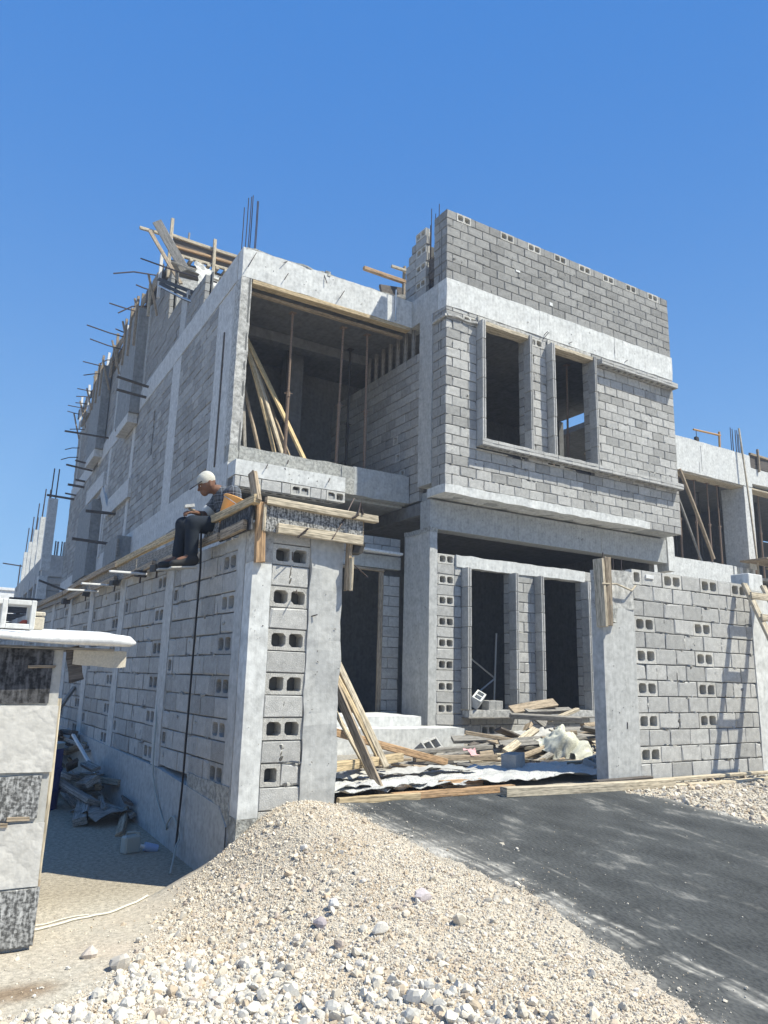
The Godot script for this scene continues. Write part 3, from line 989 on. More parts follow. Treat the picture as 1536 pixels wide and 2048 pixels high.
func build_right_wall() -> void:
	var w := thing("boundary_wall", "grey block boundary wall on the right of the gateway, its top row with open hollow blocks", "wall")
	var recs := []
	rbox(w, "concrete_pillar", 4.81, 5.41, -0.1, 2.46, -0.18, 0.012, M.concrete, Transform3D(), 0.003, 0.2)
	pits(w, Transform3D(Basis.IDENTITY, Vector3(4.81, 0.3, 0.012)), 0.6, 2.1, 16, 0.008)
	rbox(w, "pillar_head", 4.815, 5.41, 2.46, 2.96, -0.18, 0.016, M.stained_concrete, Transform3D(), 0.012, 0.1)
	rbox(w, "concrete_pillar", 8.02, 8.62, -0.1, 2.92, -0.18, 0.012, M.white_concrete, Transform3D(), 0.006, 0.2)
	cbox(w, "white_cap", 8.03, 8.4, 2.925, 3.2, -0.3, 0.0, M.white_concrete)
	var X := Transform3D(Basis.IDENTITY, Vector3(5.41, 0.075, 0))
	var fx := []
	for c in [2, 4, 6, 8, 10]: fx.append([c, 0.0, 0.41, true])
	for c in [4, 6, 8, 10]: fx.append([c, 1.23, 1.64, true])
	fx.append([13, 0.0, 0.2, true]); fx.append([13, 0.62, 1.03, true]); fx.append([13, 1.44, 1.85, true]); fx.append([13, 2.15, 2.56, true])
	lay(recs, X, 2.61, 2.94, {"fixed": fx, "off": 0.0, "tones": [3, 4, 4, 5, 5], "jit": 0.005})
	backing(w, X, 2.61, 2.94, [])
	var hr := []
	for f in fx: hr.append(Rect2(f[1], f[0] * 0.21, f[2] - f[1], 0.21))
	smears(w, X, 2.61, 2.94, hr, 110, M.smear_light)
	smears(w, X, 2.61, 2.94, hr, 90, M.smear_dark)
	emit(w, recs)
	put(box_mesh(Vector3(0.16, 0.05, 0.02), 0.004), "mortar_dab", M.white_sheet, w, Transform3D(Basis.IDENTITY, Vector3(5.76, 2.93, 0.006)))
	for x in [4.95, 5.14, 5.3]:
		put(tube_mesh([Vector3(x, 2.9, -0.08), Vector3(x + 0.01, 3.2 + 0.06 * sin(x * 40), -0.08)], 0.008, 5), "rebar", M.rebar, w)
	put(tube_mesh([Vector3(5.18, 1.02, 0.006), Vector3(5.185, 1.0, 0.018), Vector3(5.18, 0.93, 0.016)], 0.005, 5), "tie_wire", M.rebar, w)

# ---------------------------------------------------------------- the villa
func frame_blocks(v: Node, x0: float, x1: float, y0: float, y1: float, zw: float, zf: float, has_sill: bool, cl: float, cr: float) -> void:
	# window surround of thin blocks standing 0.2 m proud of the wall
	var n := int(round((y1 - y0) / 0.41))
	for s in 2:
		var a := x0 if s == 0 else x1 - cr
		var b := x0 + cl if s == 0 else x1
		for k in n:
			var h := (y1 - y0) / n
			var m: Material = TONES[3 + rng.randi() % 3]
			var st := new_st()
			# two leaves with a groove between: the edge of a hollow slab
			add_box(st, Vector3((b - a) * 0.42, h - 0.012, zf - zw), 0.006, Transform3D(Basis.IDENTITY, Vector3(-(b - a) * 0.29, 0, 0)))
			add_box(st, Vector3((b - a) * 0.42, h - 0.012, zf - zw - 0.006), 0.006, Transform3D(Basis.IDENTITY, Vector3((b - a) * 0.29, 0, 0)))
			add_box(st, Vector3((b - a) * 0.5, h, zf - zw - 0.03), 0.0, Transform3D(Basis.IDENTITY, Vector3(0, 0, -0.01)))
			put(done(st), "frame_block", m, v, Transform3D(Basis(Vector3(0, 0, 1), rng.randf_range(-0.004, 0.004)), Vector3((a + b) / 2 + rng.randf_range(-0.003, 0.003), y0 + (k + 0.5) * h, (zw + zf) / 2 + rng.randf_range(-0.004, 0.004))))
	if has_sill:
		rbox(v, "window_sill", x0 + 0.02, x1 + 0.02, y0 - 0.13, y0 - 0.002, zw - 0.1, zf + 0.01, M.stained_concrete, Transform3D(), 0.006, 0.12)
		cbox(v, "sill_board", x0, x1 + 0.05, y0 - 0.16, y0 - 0.132, zw, zf + 0.03, M.grey_wood)

func jamb(recs: Array, v: Node, x: float, y0: float, y1: float, zf: float, depth: float) -> void:
	# the right-hand reveal of an opening, faces left
	var X := Transform3D(Basis(Vector3(0, 0, 1), Vector3(0, 1, 0), Vector3(-1, 0, 0)), Vector3(x, y0, zf - depth))
	lay(recs, X, depth, y1 - y0, {"tones": [2, 3, 4], "off": 0.2})
	cbox(v, "jamb_core", x + 0.115, x + 0.15, y0, y1, zf - depth, zf - 0.15, M.core)

func ledge(v: Node, x0: float, x1: float, y: float, zw: float, h: float, p := 0.2) -> void:
	# a course of blocks lying flat; their hollow cells face down
	var n := int(round((x1 - x0) / 0.41))
	var l := (x1 - x0) / n
	for k in n:
		var mesh: Mesh = HOLLOW_MESH[k % 3]
		var xc := x0 + (k + 0.5) * l
		var o := put(mesh, "ledge_block", null, v, Transform3D(Basis(Vector3.RIGHT, PI / 2) * Basis.from_scale(Vector3(l / 0.41, p / 0.21, 0.8 * h / 0.16)), Vector3(xc, y + rng.randf_range(-0.002, 0.002), zw + p / 2)))
		o.set_surface_override_material(0, TONES[3 + rng.randi() % 2])
		o.set_surface_override_material(1, M.mortar)
		rbox(v, "ledge_mortar", xc - l / 2 + 0.004, xc + l / 2 - 0.004, y + h * 0.55, y + h, zw, zw + p + 0.012, TONES[4 + rng.randi() % 2], Transform3D(), 0.007, 0.08)
		rbox(v, "ledge_face", xc - l / 2 + 0.004, xc + l / 2 - 0.004, y + 0.012, y + h * 0.5, zw + p - 0.02, zw + p + 0.008, TONES[4 + rng.randi() % 2], Transform3D(), 0.004, 0.08)

func stub_bar(v: Node, p: Vector3, d: Vector3, r := 0.008) -> void:
	put(tube_mesh([p, p + d * 0.6 + Vector3(0, 0.006, 0), p + d], r, 5), "rebar", M.rebar, v)

func build_villa() -> void:
	var v := thing("villa", "unfinished two storey grey block villa with a projecting upper room and an open balcony bay", "house", Vector3.ZERO)
	var recs := []
	var zU := -6.158
	var zB := -4.857
	var zG := -5.363
	var xB := 5.813
	var xR := 13.01
	# ---- projecting upper room, front
	var X := Transform3D(Basis.IDENTITY, Vector3(xB, 5.298, zB))
	var op := [Rect2(0.807, 0.94, 1.41, 2.76), Rect2(2.80, 0.94, 1.43, 2.76)]
	var fx := [[17, 0.44, 0.85, true], [17, 2.3, 2.71, true]]
	lay(recs, X, 7.197, 3.86, {"openings": op, "off": 0.17, "fixed": fx, "tones": [3, 4, 4, 5, 5, 2], "jit": 0.004})
	backing(v, X, 7.197, 3.86, op)
	smears(v, X, 7.197, 3.86, op, 330, M.smear_light, 0.17)
	smears(v, X, 7.197, 3.86, op, 330, M.smear_dark, 0.17)
	rbox(v, "floor_slab_edge", xB, 11.83, 5.115, 5.296, zB - 0.6, zB + 0.01, M.white_concrete, Transform3D(), 0.012, 0.12)
	lay(recs, Transform3D(Basis.IDENTITY, Vector3(11.83, 5.115, zB)), 1.18, 0.182, {"tones": [2, 3], "off": 0.1, "course": 0.182})
	cbox(v, "soffit", 11.84, xR - 0.004, 5.118, 5.28, zB - 0.6, zB - 0.02, M.grey_concrete)
	rbox(v, "ring_beam", xB, xR + 0.01, 9.165, 9.795, zB - 0.3, zB + 0.014, M.white_concrete, Transform3D(), 0.01, 0.18)
	cbox(v, "beam_joint", 8.42, 8.43, 9.2, 9.79, zB, zB + 0.02, M.stained_concrete)
	cbox(v, "beam_joint", 10.88, 10.89, 9.2, 9.79, zB, zB + 0.02, M.stained_concrete)
	X = Transform3D(Basis.IDENTITY, Vector3(xB, 9.8, zB))
	fx = []
	for k in [0, 3, 5, 7, 9, 11, 13, 15]: fx.append([7, 0.26 + k * 0.41, 0.67 + k * 0.41, true])
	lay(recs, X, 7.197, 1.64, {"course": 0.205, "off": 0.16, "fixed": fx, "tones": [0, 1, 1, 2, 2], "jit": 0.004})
	backing(v, X, 7.197, 1.64, [])
	smears(v, X, 7.197, 1.4, [], 180, M.smear_dark)
	put(box_mesh(Vector3(0.13, 0.05, 0.012), 0.004), "mortar_dab", M.white_sheet, v, Transform3D(Basis.IDENTITY, Vector3(7.81, 10.59, zB + 0.004)))
	put(box_mesh(Vector3(0.1, 0.08, 0.012), 0.004), "mortar_dab", M.white_sheet, v, Transform3D(Basis.IDENTITY, Vector3(8.81, 10.07, zB + 0.004)))
	# window surrounds and ledges of the upper room
	for a in [[6.617, 8.03], [8.617, 10.035]]:
		frame_blocks(v, a[0], a[1], 6.345, 9.0, zB - 0.02, zB + 0.2, false, 0.10, 0.08)
		rbox(v, "lintel", a[0] + 0.02, a[1], 8.98, 9.13, zB - 0.2, zB + 0.03, M.stained_concrete, Transform3D(), 0.015, 0.1)
		rbox(v, "lintel_form", a[0] + 0.1, a[1] - 0.08, 8.9, 8.98, zB - 0.1, zB + 0.17, M.pale_wood, Transform3D(), 0.008, 0.12)
		jamb(recs, v, a[1] - 0.08, 6.34, 9.0, zB - 0.02, 0.17)
	ledge(v, 6.6, 12.93, 6.2, zB, 0.145)
	ledge(v, 10.2, 12.95, 8.87, zB, 0.13)
	rbox(v, "broken_ledge", xB, 6.62, 8.92, 8.96, zB - 0.05, zB + 0.06, M.stained_concrete, Transform3D(), 0.02, 0.06)
	rbox(v, "broken_ledge", xB - 0.05, xB, 8.90, 8.95, zB - 0.45, zB + 0.05, M.stained_concrete, Transform3D(), 0.02, 0.06)
	# left side of the projection: block returns either side of the column
	var L := Basis(Vector3(0, 0, 1), Vector3(0, 1, 0), Vector3(-1, 0, 0))
	lay(recs, Transform3D(L, Vector3(xB, 5.298, -5.33)), 0.46, 3.86, {"tones": [2, 3], "off": 0.2})
	cbox(v, "wall_core", xB + 0.12, xB + 0.15, 5.12, 9.16, -5.33, zB - 0.19, M.core)
	rbox(v, "slab_return", xB + 0.002, xB + 0.25, 5.1, 5.296, -5.5, zB - 0.61, M.grey_concrete)
	lay(recs, Transform3D(L, Vector3(xB, 9.8, -5.33)), 0.47, 1.64, {"course": 0.205, "tones": [0, 1, 2], "off": 0.2})
	cbox(v, "wall_core", xB + 0.12, xB + 0.16, 9.8, 11.42, -5.33, zB - 0.19, M.core)
	rbox(v, "column", xB - 0.02, xB + 0.3, 5.4, 9.16, -5.81, -5.335, M.concrete, Transform3D(), 0.006, 0.2)
	rbox(v, "column_head", xB - 0.005, xB + 0.3, 9.165, 9.8, zU - 0.24, zB - 0.301, M.concrete, Transform3D(), 0.004, 0.2)
	# ragged block pier behind the gap with rebar
	fx = []
	for c in 8: if c % 2 == 1: fx.append([c, 0.42, 0.83, true])
	var ragged := [Rect2(0.0, 1.2, 0.25, 1), Rect2(-0.1, 1.0, 0.22, 1), Rect2(0.0, 1.44, 0.44, 1)]
	lay(recs, Transform3D(L, Vector3(xB + 0.02, 9.8, -6.5)), 0.85, 1.64, {"course": 0.205, "tones": [1, 2, 3], "fixed": fx, "openings": ragged, "jit": 0.01})
	cbox(v, "wall_core", xB + 0.14, xB + 0.25, 9.8, 11.0, -6.45, -5.66, M.core)
	for q in [Vector2(5.9, -5.38), Vector2(5.96, -5.5), Vector2(5.88, -5.58), Vector2(6.0, -5.42), Vector2(5.93, -5.62)]:
		put(tube_mesh([Vector3(q.x, 9.7, q.y), Vector3(q.x + 0.01, 11.7 + 0.25 * sin(q.y * 60), q.y)], 0.009, 6), "rebar", M.rebar, v)
	for y in [10.0, 10.25, 10.6]: put(tube_mesh([Vector3(5.87, y, -5.36), Vector3(5.87, y, -5.64), Vector3(6.02, y, -5.64), Vector3(6.02, y, -5.36), Vector3(5.87, y, -5.36)], 0.006, 5), "rebar_tie", M.rebar, v)
	put(rough_mesh(Vector3(0.1, 0.5, 0.25), 0.1, 0.03), "mesh_scrap", M.dark_wood, v, Transform3D(Basis.IDENTITY, Vector3(5.95, 10.35, -5.5)))
	# ---- ground floor front below the projection
	rbox(v, "beam", xB, 13.05, 4.475, 5.07, zG - 0.35, zG, M.grey_concrete, Transform3D(), 0.003, 0.25)
	cbox(v, "beam_joint", 8.15, 8.19, 4.5, 5.05, zG, zG + 0.012, M.grey_concrete)
	cbox(v, "beam_joint", 10.72, 10.73, 4.5, 5.05, zG, zG + 0.01, M.stained_concrete)
	cbox(v, "soffit", xB + 0.01, xR, 5.075, 5.11, zG - 0.3, zB - 0.605, M.grey_concrete)
	rbox(v, "column", xB, 6.0, 0.55, 4.47, -6.29, zG + 0.006, M.concrete, Transform3D(), 0.006, 0.2)
	rbox(v, "column_joint", xB - 0.008, 6.006, 4.40, 4.5, -6.29, zG + 0.014, M.rough_concrete, Transform3D(), 0.012, 0.07)
	X = Transform3D(Basis.IDENTITY, Vector3(6.0, 0.205, zG - 0.004))
	op = [Rect2(0.62, 0.6, 1.35, 2.94), Rect2(2.6, 0.6, 1.51, 2.94)]
	fx = []
	for c in range(3, 19, 2): fx.append([c, 0.03, 0.44, true])
	for c in [0, 1]: fx.append([c, 1.1, 1.5, true])
	lay(recs, X, 7.0, 3.78, {"openings": op, "fixed": fx, "off": 0.03, "tones": [3, 4, 4, 5], "jit": 0.005})
	backing(v, X, 7.0, 3.78, op)
	smears(v, X, 7.0, 3.78, op + [Rect2(0.03, 0.5, 0.41, 4)], 130, M.smear_light)
	for a in [[6.62, 7.97], [8.60, 10.11]]:
		frame_blocks(v, a[0], a[1], 0.92, 3.74, zG - 0.02, zG + 0.206, true, 0.1, 0.09)
		jamb(recs, v, a[1] - 0.09, 0.8, 3.74, zG - 0.02, 0.17)
	rbox(v, "lintel", 6.46, 10.12, 3.745, 3.985, zG - 0.2, zG + 0.03, M.white_concrete, Transform3D(), 0.012, 0.12)
	pits(v, Transform3D(Basis.IDENTITY, Vector3(5.9, 4.5, -5.363)), 7.0, 0.55, 26, 0.014)
	pits(v, Transform3D(Basis.IDENTITY, Vector3(5.82, 9.2, -4.843)), 7.1, 0.58, 22, 0.014)
	pits(v, Transform3D(Basis.IDENTITY, Vector3(1.85, 9.2, -6.156)), 3.9, 0.58, 14, 0.014)
	pits(v, Transform3D(Basis.IDENTITY, Vector3(1.85, 5.02, -5.73)), 2.1, 0.28, 14, 0.015)
	pits(v, Transform3D(Basis(Vector3(0, 0, 1), Vector3(0, 1, 0), Vector3(-1, 0, 0)), Vector3(5.813, 0.8, -6.28)), 0.9, 3.5, 24, 0.012)
	# ---- balcony bay on the left
	rbox(v, "column", 1.787, 2.01, 5.705, 9.16, zU - 0.3, zU + 0.004, M.stained_concrete, Transform3D(), 0.008, 0.12)
	rbox(v, "beam", 1.79, xB - 0.01, 9.17, 9.8, zU - 0.24, zU + 0.002, M.white_concrete, Transform3D(), 0.008, 0.16)
	rbox(v, "beam_crust", 1.85, xB - 0.1, 9.795, 9.83, zU - 0.2, zU - 0.02, M.rough_concrete, Transform3D(), 0.03, 0.1)
	rbox(v, "balcony_upstand", 1.787, 4.45, 5.34, 5.7, zU - 0.22, zU, M.rough_concrete, Transform3D(), 0.012, 0.12)
	rbox(v, "balcony_upstand", 4.45, xB, 5.12, 5.72, zU - 0.25, zU - 0.012, M.grey_concrete, Transform3D(), 0.012, 0.15)
	rbox(v, "upstand_pier", 4.17, 4.46, 5.1, 5.68, zU - 0.2, zU + 0.02, M.rough_concrete, Transform3D(), 0.012, 0.1)
	var zW := -5.73
	rbox(v, "cast_apron", 1.787, 4.05, 5.02, 5.31, zU + 0.005, zW, M.white_concrete, Transform3D(), 0.006, 0.14)
	X = Transform3D(Basis.IDENTITY, Vector3(1.787, 4.80, zW))
	fx = [[0, 0.3, 0.51, true], [0, 1.1, 1.51, true], [0, 1.85, 2.26, true]]
	lay(recs, X, 2.263, 0.21, {"fixed": fx, "off": 0.1, "tones": [5, 5, 4]})
	for k in 5:
		var o := put(HOLLOW_MESH[k % 3], "soffit_block", null, v, Transform3D(Basis(Vector3.RIGHT, PI / 2), Vector3(2.0 + k * 0.41, 4.795, zW - 0.12)))
		o.set_surface_override_material(0, TONES[3]); o.set_surface_override_material(1, M.mortar)
	cbox(v, "apron_core", 1.80, 4.03, 4.8, 5.0, zU, zW - 0.17, M.core)
	cbox(v, "soffit", 2.0, xB, 5.06, 5.12, zU - 3.8, zU - 0.26, M.grey_concrete)
	# inner right wall of the balcony room, with stub timbers in the gap under the slab
	lay(recs, Transform3D(L, Vector3(xB + 0.03, 5.12, -10.0)), 4.185, 3.36, {"tones": [2, 3, 4], "off": 0.1, "fixed": [[5, 3.2, 3.4, true], [3, 3.4, 3.6, true], [7, 3.1, 3.3, true]]})
	cbox(v, "wall_core", xB + 0.17, xB + 0.2, 5.1, 8.46, -10, -5.82, M.core)
	for k in 8:
		timber(v, "wedge_timber", Vector3(xB + 0.1, 8.48, -5.9 - k * 0.33), Vector3(xB + 0.1, 9.2, -5.9 - k * 0.33), 0.07, 0.08, M.grey_wood)
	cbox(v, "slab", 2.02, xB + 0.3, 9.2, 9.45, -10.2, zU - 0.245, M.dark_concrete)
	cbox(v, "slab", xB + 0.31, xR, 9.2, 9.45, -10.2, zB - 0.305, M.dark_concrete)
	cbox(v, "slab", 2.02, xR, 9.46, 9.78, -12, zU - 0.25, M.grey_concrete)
	cbox(v, "floor_slab", 2.02, xB + 0.1, 5.12, 5.2, -10.2, zU - 0.26, M.grey_concrete)
	cbox(v, "floor_slab", xB + 0.11, xR, 5.12, 5.29, -10.2, zB - 0.2, M.grey_concrete)
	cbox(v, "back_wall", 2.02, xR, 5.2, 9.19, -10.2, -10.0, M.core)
	rbox(v, "column", 4.1, 4.5, 5.2, 9.2, -9.4, -9.0, M.dark_concrete)
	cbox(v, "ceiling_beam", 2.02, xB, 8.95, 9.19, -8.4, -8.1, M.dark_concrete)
	# right wall of the projecting room: unfinished, open towards the back
	cbox(v, "right_wall", xR - 0.2, xR, 5.3, 9.15, -7.4, zB - 0.21, M.core)
	cbox(v, "right_wall", xR - 0.2, xR, 5.3, 7.6, -10, -7.41, M.core)
	cbox(v, "right_wall", xR - 0.2, xR, 5.3, 9.15, -10, -8.75, M.core)
	cbox(v, "right_wall", xR - 0.2, xR, 0.2, 5.06, -10, zG - 0.36, M.core)
	# ---- ground floor inside
	cbox(v, "ground_slab", 2.02, xR, 0.2, 0.64, -10.2, zU + 0.2, M.grey_concrete)
	cbox(v, "back_wall", 2.02, xR, 0.6, 5.06, -10.2, -10.0, M.core)
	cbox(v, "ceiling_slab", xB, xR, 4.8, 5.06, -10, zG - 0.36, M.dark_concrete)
	# entrance wall with the door opening
	X = Transform3D(Basis.IDENTITY, Vector3(2.0, 0.64, -6.42))
	op = [Rect2(2.3, -1, 1.1, 4.08), Rect2(2.1, 3.06, 1.75, 0.3)]
	lay(recs, X, 3.8, 3.74, {"openings": op, "tones": [3, 4, 4], "off": 0.05})
	backing(v, X, 3.8, 3.74, op)
	cbox(v, "door_lintel", 4.1, 5.8, 3.72, 3.99, -6.62, -6.40, M.grey_concrete)
	timber(v, "door_header", Vector3(4.32, 3.68, -6.45), Vector3(5.4, 3.68, -6.45), 0.05, 0.1, M.old_wood)
	timber(v, "door_post", Vector3(5.36, 0.7, -6.47), Vector3(5.36, 3.65, -6.47), 0.05, 0.1, M.old_wood)
	# steps
	rbox(v, "step", 1.9, 5.25, 0.22, 0.83, zU, -4.76, M.white_concrete, Transform3D(), 0.01, 0.12)
	rbox(v, "step", 1.9, 5.80, 0.22, 0.66, -4.755, -4.2, M.white_concrete, Transform3D(), 0.01, 0.12)
	rbox(v, "step_cheek", 5.255, 5.80, 0.22, 0.62, zG, -4.76, M.rough_concrete, Transform3D(), 0.02, 0.12)
	# ---- the long left side, in the shade; it is not quite square to the front
	var S := Transform3D(Basis(Vector3.UP, -0.03), Vector3(1.787, 0, zU))
	var len := 24.0
	var SX := S * Transform3D(Basis(Vector3(0, 0, 1), Vector3(0, 1, 0), Vector3(-1, 0, 0)), Vector3(0, 2.4, -len))
	rbox(v, "column", 0.004, 0.25, 2.4, 9.16, -1.45, -0.3, M.side_concrete, S, 0.003, 0.3)
	op = [Rect2(len - 0.24, -1, 1, 20), Rect2(len - 1.4, -1, 2, 7.8)]
	for p in [[4.4, 5.2], [9.5, 9.9], [13.6, 14.0]]:
		op.append(Rect2(len - p[1], -1, p[1] - p[0], 30))
	var slit := Rect2(len - 7.05, 4.8, 0.2, 1.35)
	var big := Rect2(len - 16.5, 3.6, 1.9, 1.7)
	op += [slit, big, Rect2(-1, 2.26, 40, 0.72), Rect2(-1, 6.77, 40, 0.63)]
	fx = []
	for c in range(12, 32, 2):
		fx.append([c, len - 5.62, len - 5.2, c % 4 == 0]); fx.append([c, len - 4.4, len - 4.2, true])
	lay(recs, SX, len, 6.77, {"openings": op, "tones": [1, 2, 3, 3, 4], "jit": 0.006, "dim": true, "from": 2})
	backing(v, SX, len, 6.77, [slit, big])
	smears(v, SX, len, 6.77, op, 900, M.smear_light)
	smears(v, SX, len, 6.77, op, 500, M.smear_dark)
	cbox(v, "wall_core", 0.1, 0.2, 0.0, 2.4, -len, -0.3, M.core, S)
	for p in [[4.4, 5.2], [9.5, 9.9], [13.6, 14.0]]:
		rbox(v, "column", -0.004, 0.16, 2.4, 9.16, -p[1], -p[0], M.side_concrete, S, 0.004, 0.3)
	rbox(v, "floor_band", -0.012, 0.2, 4.66, 5.36, -len, -0.0, M.side_concrete, S, 0.006, 0.25)
	rbox(v, "roof_band", -0.012, 0.2, 9.17, 9.79, -9.35, -0.25, M.side_concrete, S, 0.006, 0.25)
	rbox(v, "roof_band", -0.012, 0.2, 9.17, 9.79, -16.4, -10.6, M.side_concrete, S, 0.006, 0.3)
	rbox(v, "roof_band", -0.012, 0.2, 9.17, 9.79, -24, -17.6, M.side_concrete, S, 0.006, 0.3)
	for q in [[9.4, 10.55], [16.45, 17.55]]:
		cbox(v, "wall_core", 0.0, 0.2, 9.17, 9.79, -q[1], -q[0], M.core, S)
	timber(v, "movement_strip", S * Vector3(-0.004, 5.45, -0.86), S * Vector3(-0.004, 8.3, -0.86), 0.05, 0.03, M.dark_wood)
	cbox(v, "inner_partition", 0.5, 0.6, 5.3, 9.15, -len, -4.2, M.core, S)
	# stair landing bands and a raking one between them
	rbox(v, "landing_band", -0.1, 0.05, 6.5, 7.08, -12.6, -9.2, M.side_concrete, S, 0.005, 0.3)
	rbox(v, "landing_band", -0.1, 0.05, 7.85, 8.4, -17.9, -14.1, M.side_concrete, S, 0.005, 0.3)
	put(rough_mesh(Vector3(0.13, 0.42, 2.0), 0.2, 0.006), "raking_band", M.side_concrete, v, S * Transform3D(Basis(Vector3.RIGHT, 0.62), Vector3(-0.02, 7.2, -13.6)))
	rbox(v, "column", -0.05, 0.1, 5.3, 7.84, -14.0, -13.7, M.side_concrete, S, 0.004, 0.3)
	# window boxes that jut from the side: dark shuttered fins
	for q in [[9.2, 11.4, 9.1, 12.5], [15.5, 17.9, 9.6, 12.9]]:
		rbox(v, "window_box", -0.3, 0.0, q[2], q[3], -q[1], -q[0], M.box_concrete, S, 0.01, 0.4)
		cbox(v, "box_sill", -0.31, -0.01, q[2] - 0.3, q[2] - 0.005, -q[1] + 0.3, -q[0] - 0.1, M.side_concrete, S)
		for k in 3:
			timber(v, "form_stake", S * Vector3(-0.33, q[3] - 1.2, -q[0] - 0.2 - k * 0.9), S * Vector3(-0.33, q[3] + 0.45, -q[0] - 0.2 - k * 0.9), 0.05, 0.08, M.old_wood)
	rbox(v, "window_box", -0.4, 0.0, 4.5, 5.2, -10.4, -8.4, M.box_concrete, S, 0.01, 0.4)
	cbox(v, "window_box_side", -0.4, -0.34, 4.6, 5.1, -8.39, -8.32, M.grey_wood, S)
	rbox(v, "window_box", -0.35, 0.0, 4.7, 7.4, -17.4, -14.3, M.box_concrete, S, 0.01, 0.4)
	# ---- set-back roof storey
	var top := 12.55
	SX = S * Transform3D(Basis(Vector3(0, 0, 1), Vector3(0, 1, 0), Vector3(-1, 0, 0)), Vector3(0.03, 9.8, -len))
	op = [Rect2(len - 6.6, 1.25, 10, 9), Rect2(len - 4.4, 0.95, 10, 9), Rect2(len - 2.9, -1, 10, 9)]
	for p in [[4.35, 4.9], [8.95, 9.35], [13.5, 13.8], [16.8, 17.1], [20, 20.3], [22.6, 22.9]]:
		op.append(Rect2(len - p[1], -1, p[1] - p[0], 30))
		rbox(v, "column", 0.0, 0.2, 9.8, 10.9 if p[0] < 6 else top, -p[1], -p[0], M.concrete, S, 0.006, 0.3)
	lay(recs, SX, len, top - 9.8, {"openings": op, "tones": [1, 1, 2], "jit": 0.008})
	backing(v, SX, len, top - 9.8, [Rect2(len - 6.6, 1.25, 10, 9), Rect2(len - 4.4, 0.95, 10, 9), Rect2(len - 2.9, -1, 10, 9)])
	# front of the roof storey, sunlit, under its beam forms
	rbox(v, "roof_storey_wall", 0.22, 3.0, 9.8, 12.6, -7.1, -6.9, M.stained_concrete, S, 0.006, 0.3)
	cbox(v, "roof_storey_wall", 3.0, 6.0, 9.8, 12.9, -7.12, -6.92, M.core, S)
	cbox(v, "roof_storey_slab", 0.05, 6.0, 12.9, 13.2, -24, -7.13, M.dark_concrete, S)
	# rebar starters on the balcony corner and bent bars left in the beam
	for q in [Vector3(1.84, 10.95, -6.22), Vector3(1.9, 11.0, -6.22), Vector3(1.96, 11.1, -6.3), Vector3(2.03, 10.95, -6.22), Vector3(1.86, 10.9, -6.5), Vector3(2.1, 11.05, -6.35)]:
		put(tube_mesh([Vector3(q.x, 9.6, q.z), Vector3(q.x + 0.004, 10.4, q.z), q], 0.009, 6), "rebar", M.rebar, v)
	for q in [[Vector3(2.73, 9.79, zU), Vector3(-0.1, -0.1, 0.06)], [Vector3(2.77, 9.53, zU), Vector3(-0.1, -0.2, 0.05)], [Vector3(3.58, 9.76, zU), Vector3(0.05, -0.2, 0.05)], [Vector3(4.08, 9.55, zU), Vector3(-0.14, -0.25, 0.06)], [Vector3(2.1, 9.85, zU - 0.02), Vector3(-0.22, -0.5, 0.1)], [Vector3(3.0, 5.6, zU), Vector3(-0.04, -0.1, 0.05)], [Vector3(3.7, 5.25, zW), Vector3(-0.05, -0.1, 0.05)], [Vector3(2.4, 5.3, zW), Vector3(-0.05, -0.1, 0.05)], [Vector3(8.55, 9.2, zB), Vector3(0.06, 0.1, 0.08)], [Vector3(9.3, 9.2, zB), Vector3(0.1, 0.06, 0.06)], [Vector3(11.2, 9.2, zB), Vector3(0.06, 0.07, 0.08)], [Vector3(8.52, 9.1, zB), Vector3(0.09, 0.16, 0.12)]]:
		stub_bar(v, q[0], q[1])
	put(rough_mesh(Vector3(0.22, 0.12, 0.2), 0.06, 0.03), "cement_lump", M.white_sheet, v, Transform3D(Basis.IDENTITY, Vector3(2.5, 9.87, -6.5)))
	put(rough_mesh(Vector3(0.12, 0.1, 0.1), 0.05, 0.03), "cement_lump", M.rough_concrete, v, Transform3D(Basis.IDENTITY, Vector3(3.68, 9.82, zU - 0.05)))
	timber(v, "form_batten", Vector3(2.03, 9.12, zU - 0.09), Vector3(xB - 0.05, 9.13, zU - 0.09), 0.09, 0.18, M.pine)
	timber(v, "form_batten", Vector3(2.03, 9.05, zU - 0.35), Vector3(xB - 0.05, 9.05, zU - 0.35), 0.05, 0.1, M.old_wood)
	put(tube_mesh([Vector3(5.35, 9.2, zU + 0.03), Vector3(5.36, 9.95, zU + 0.03)], 0.02, 8), "conduit", M.galv, v)
	emit(v, recs)

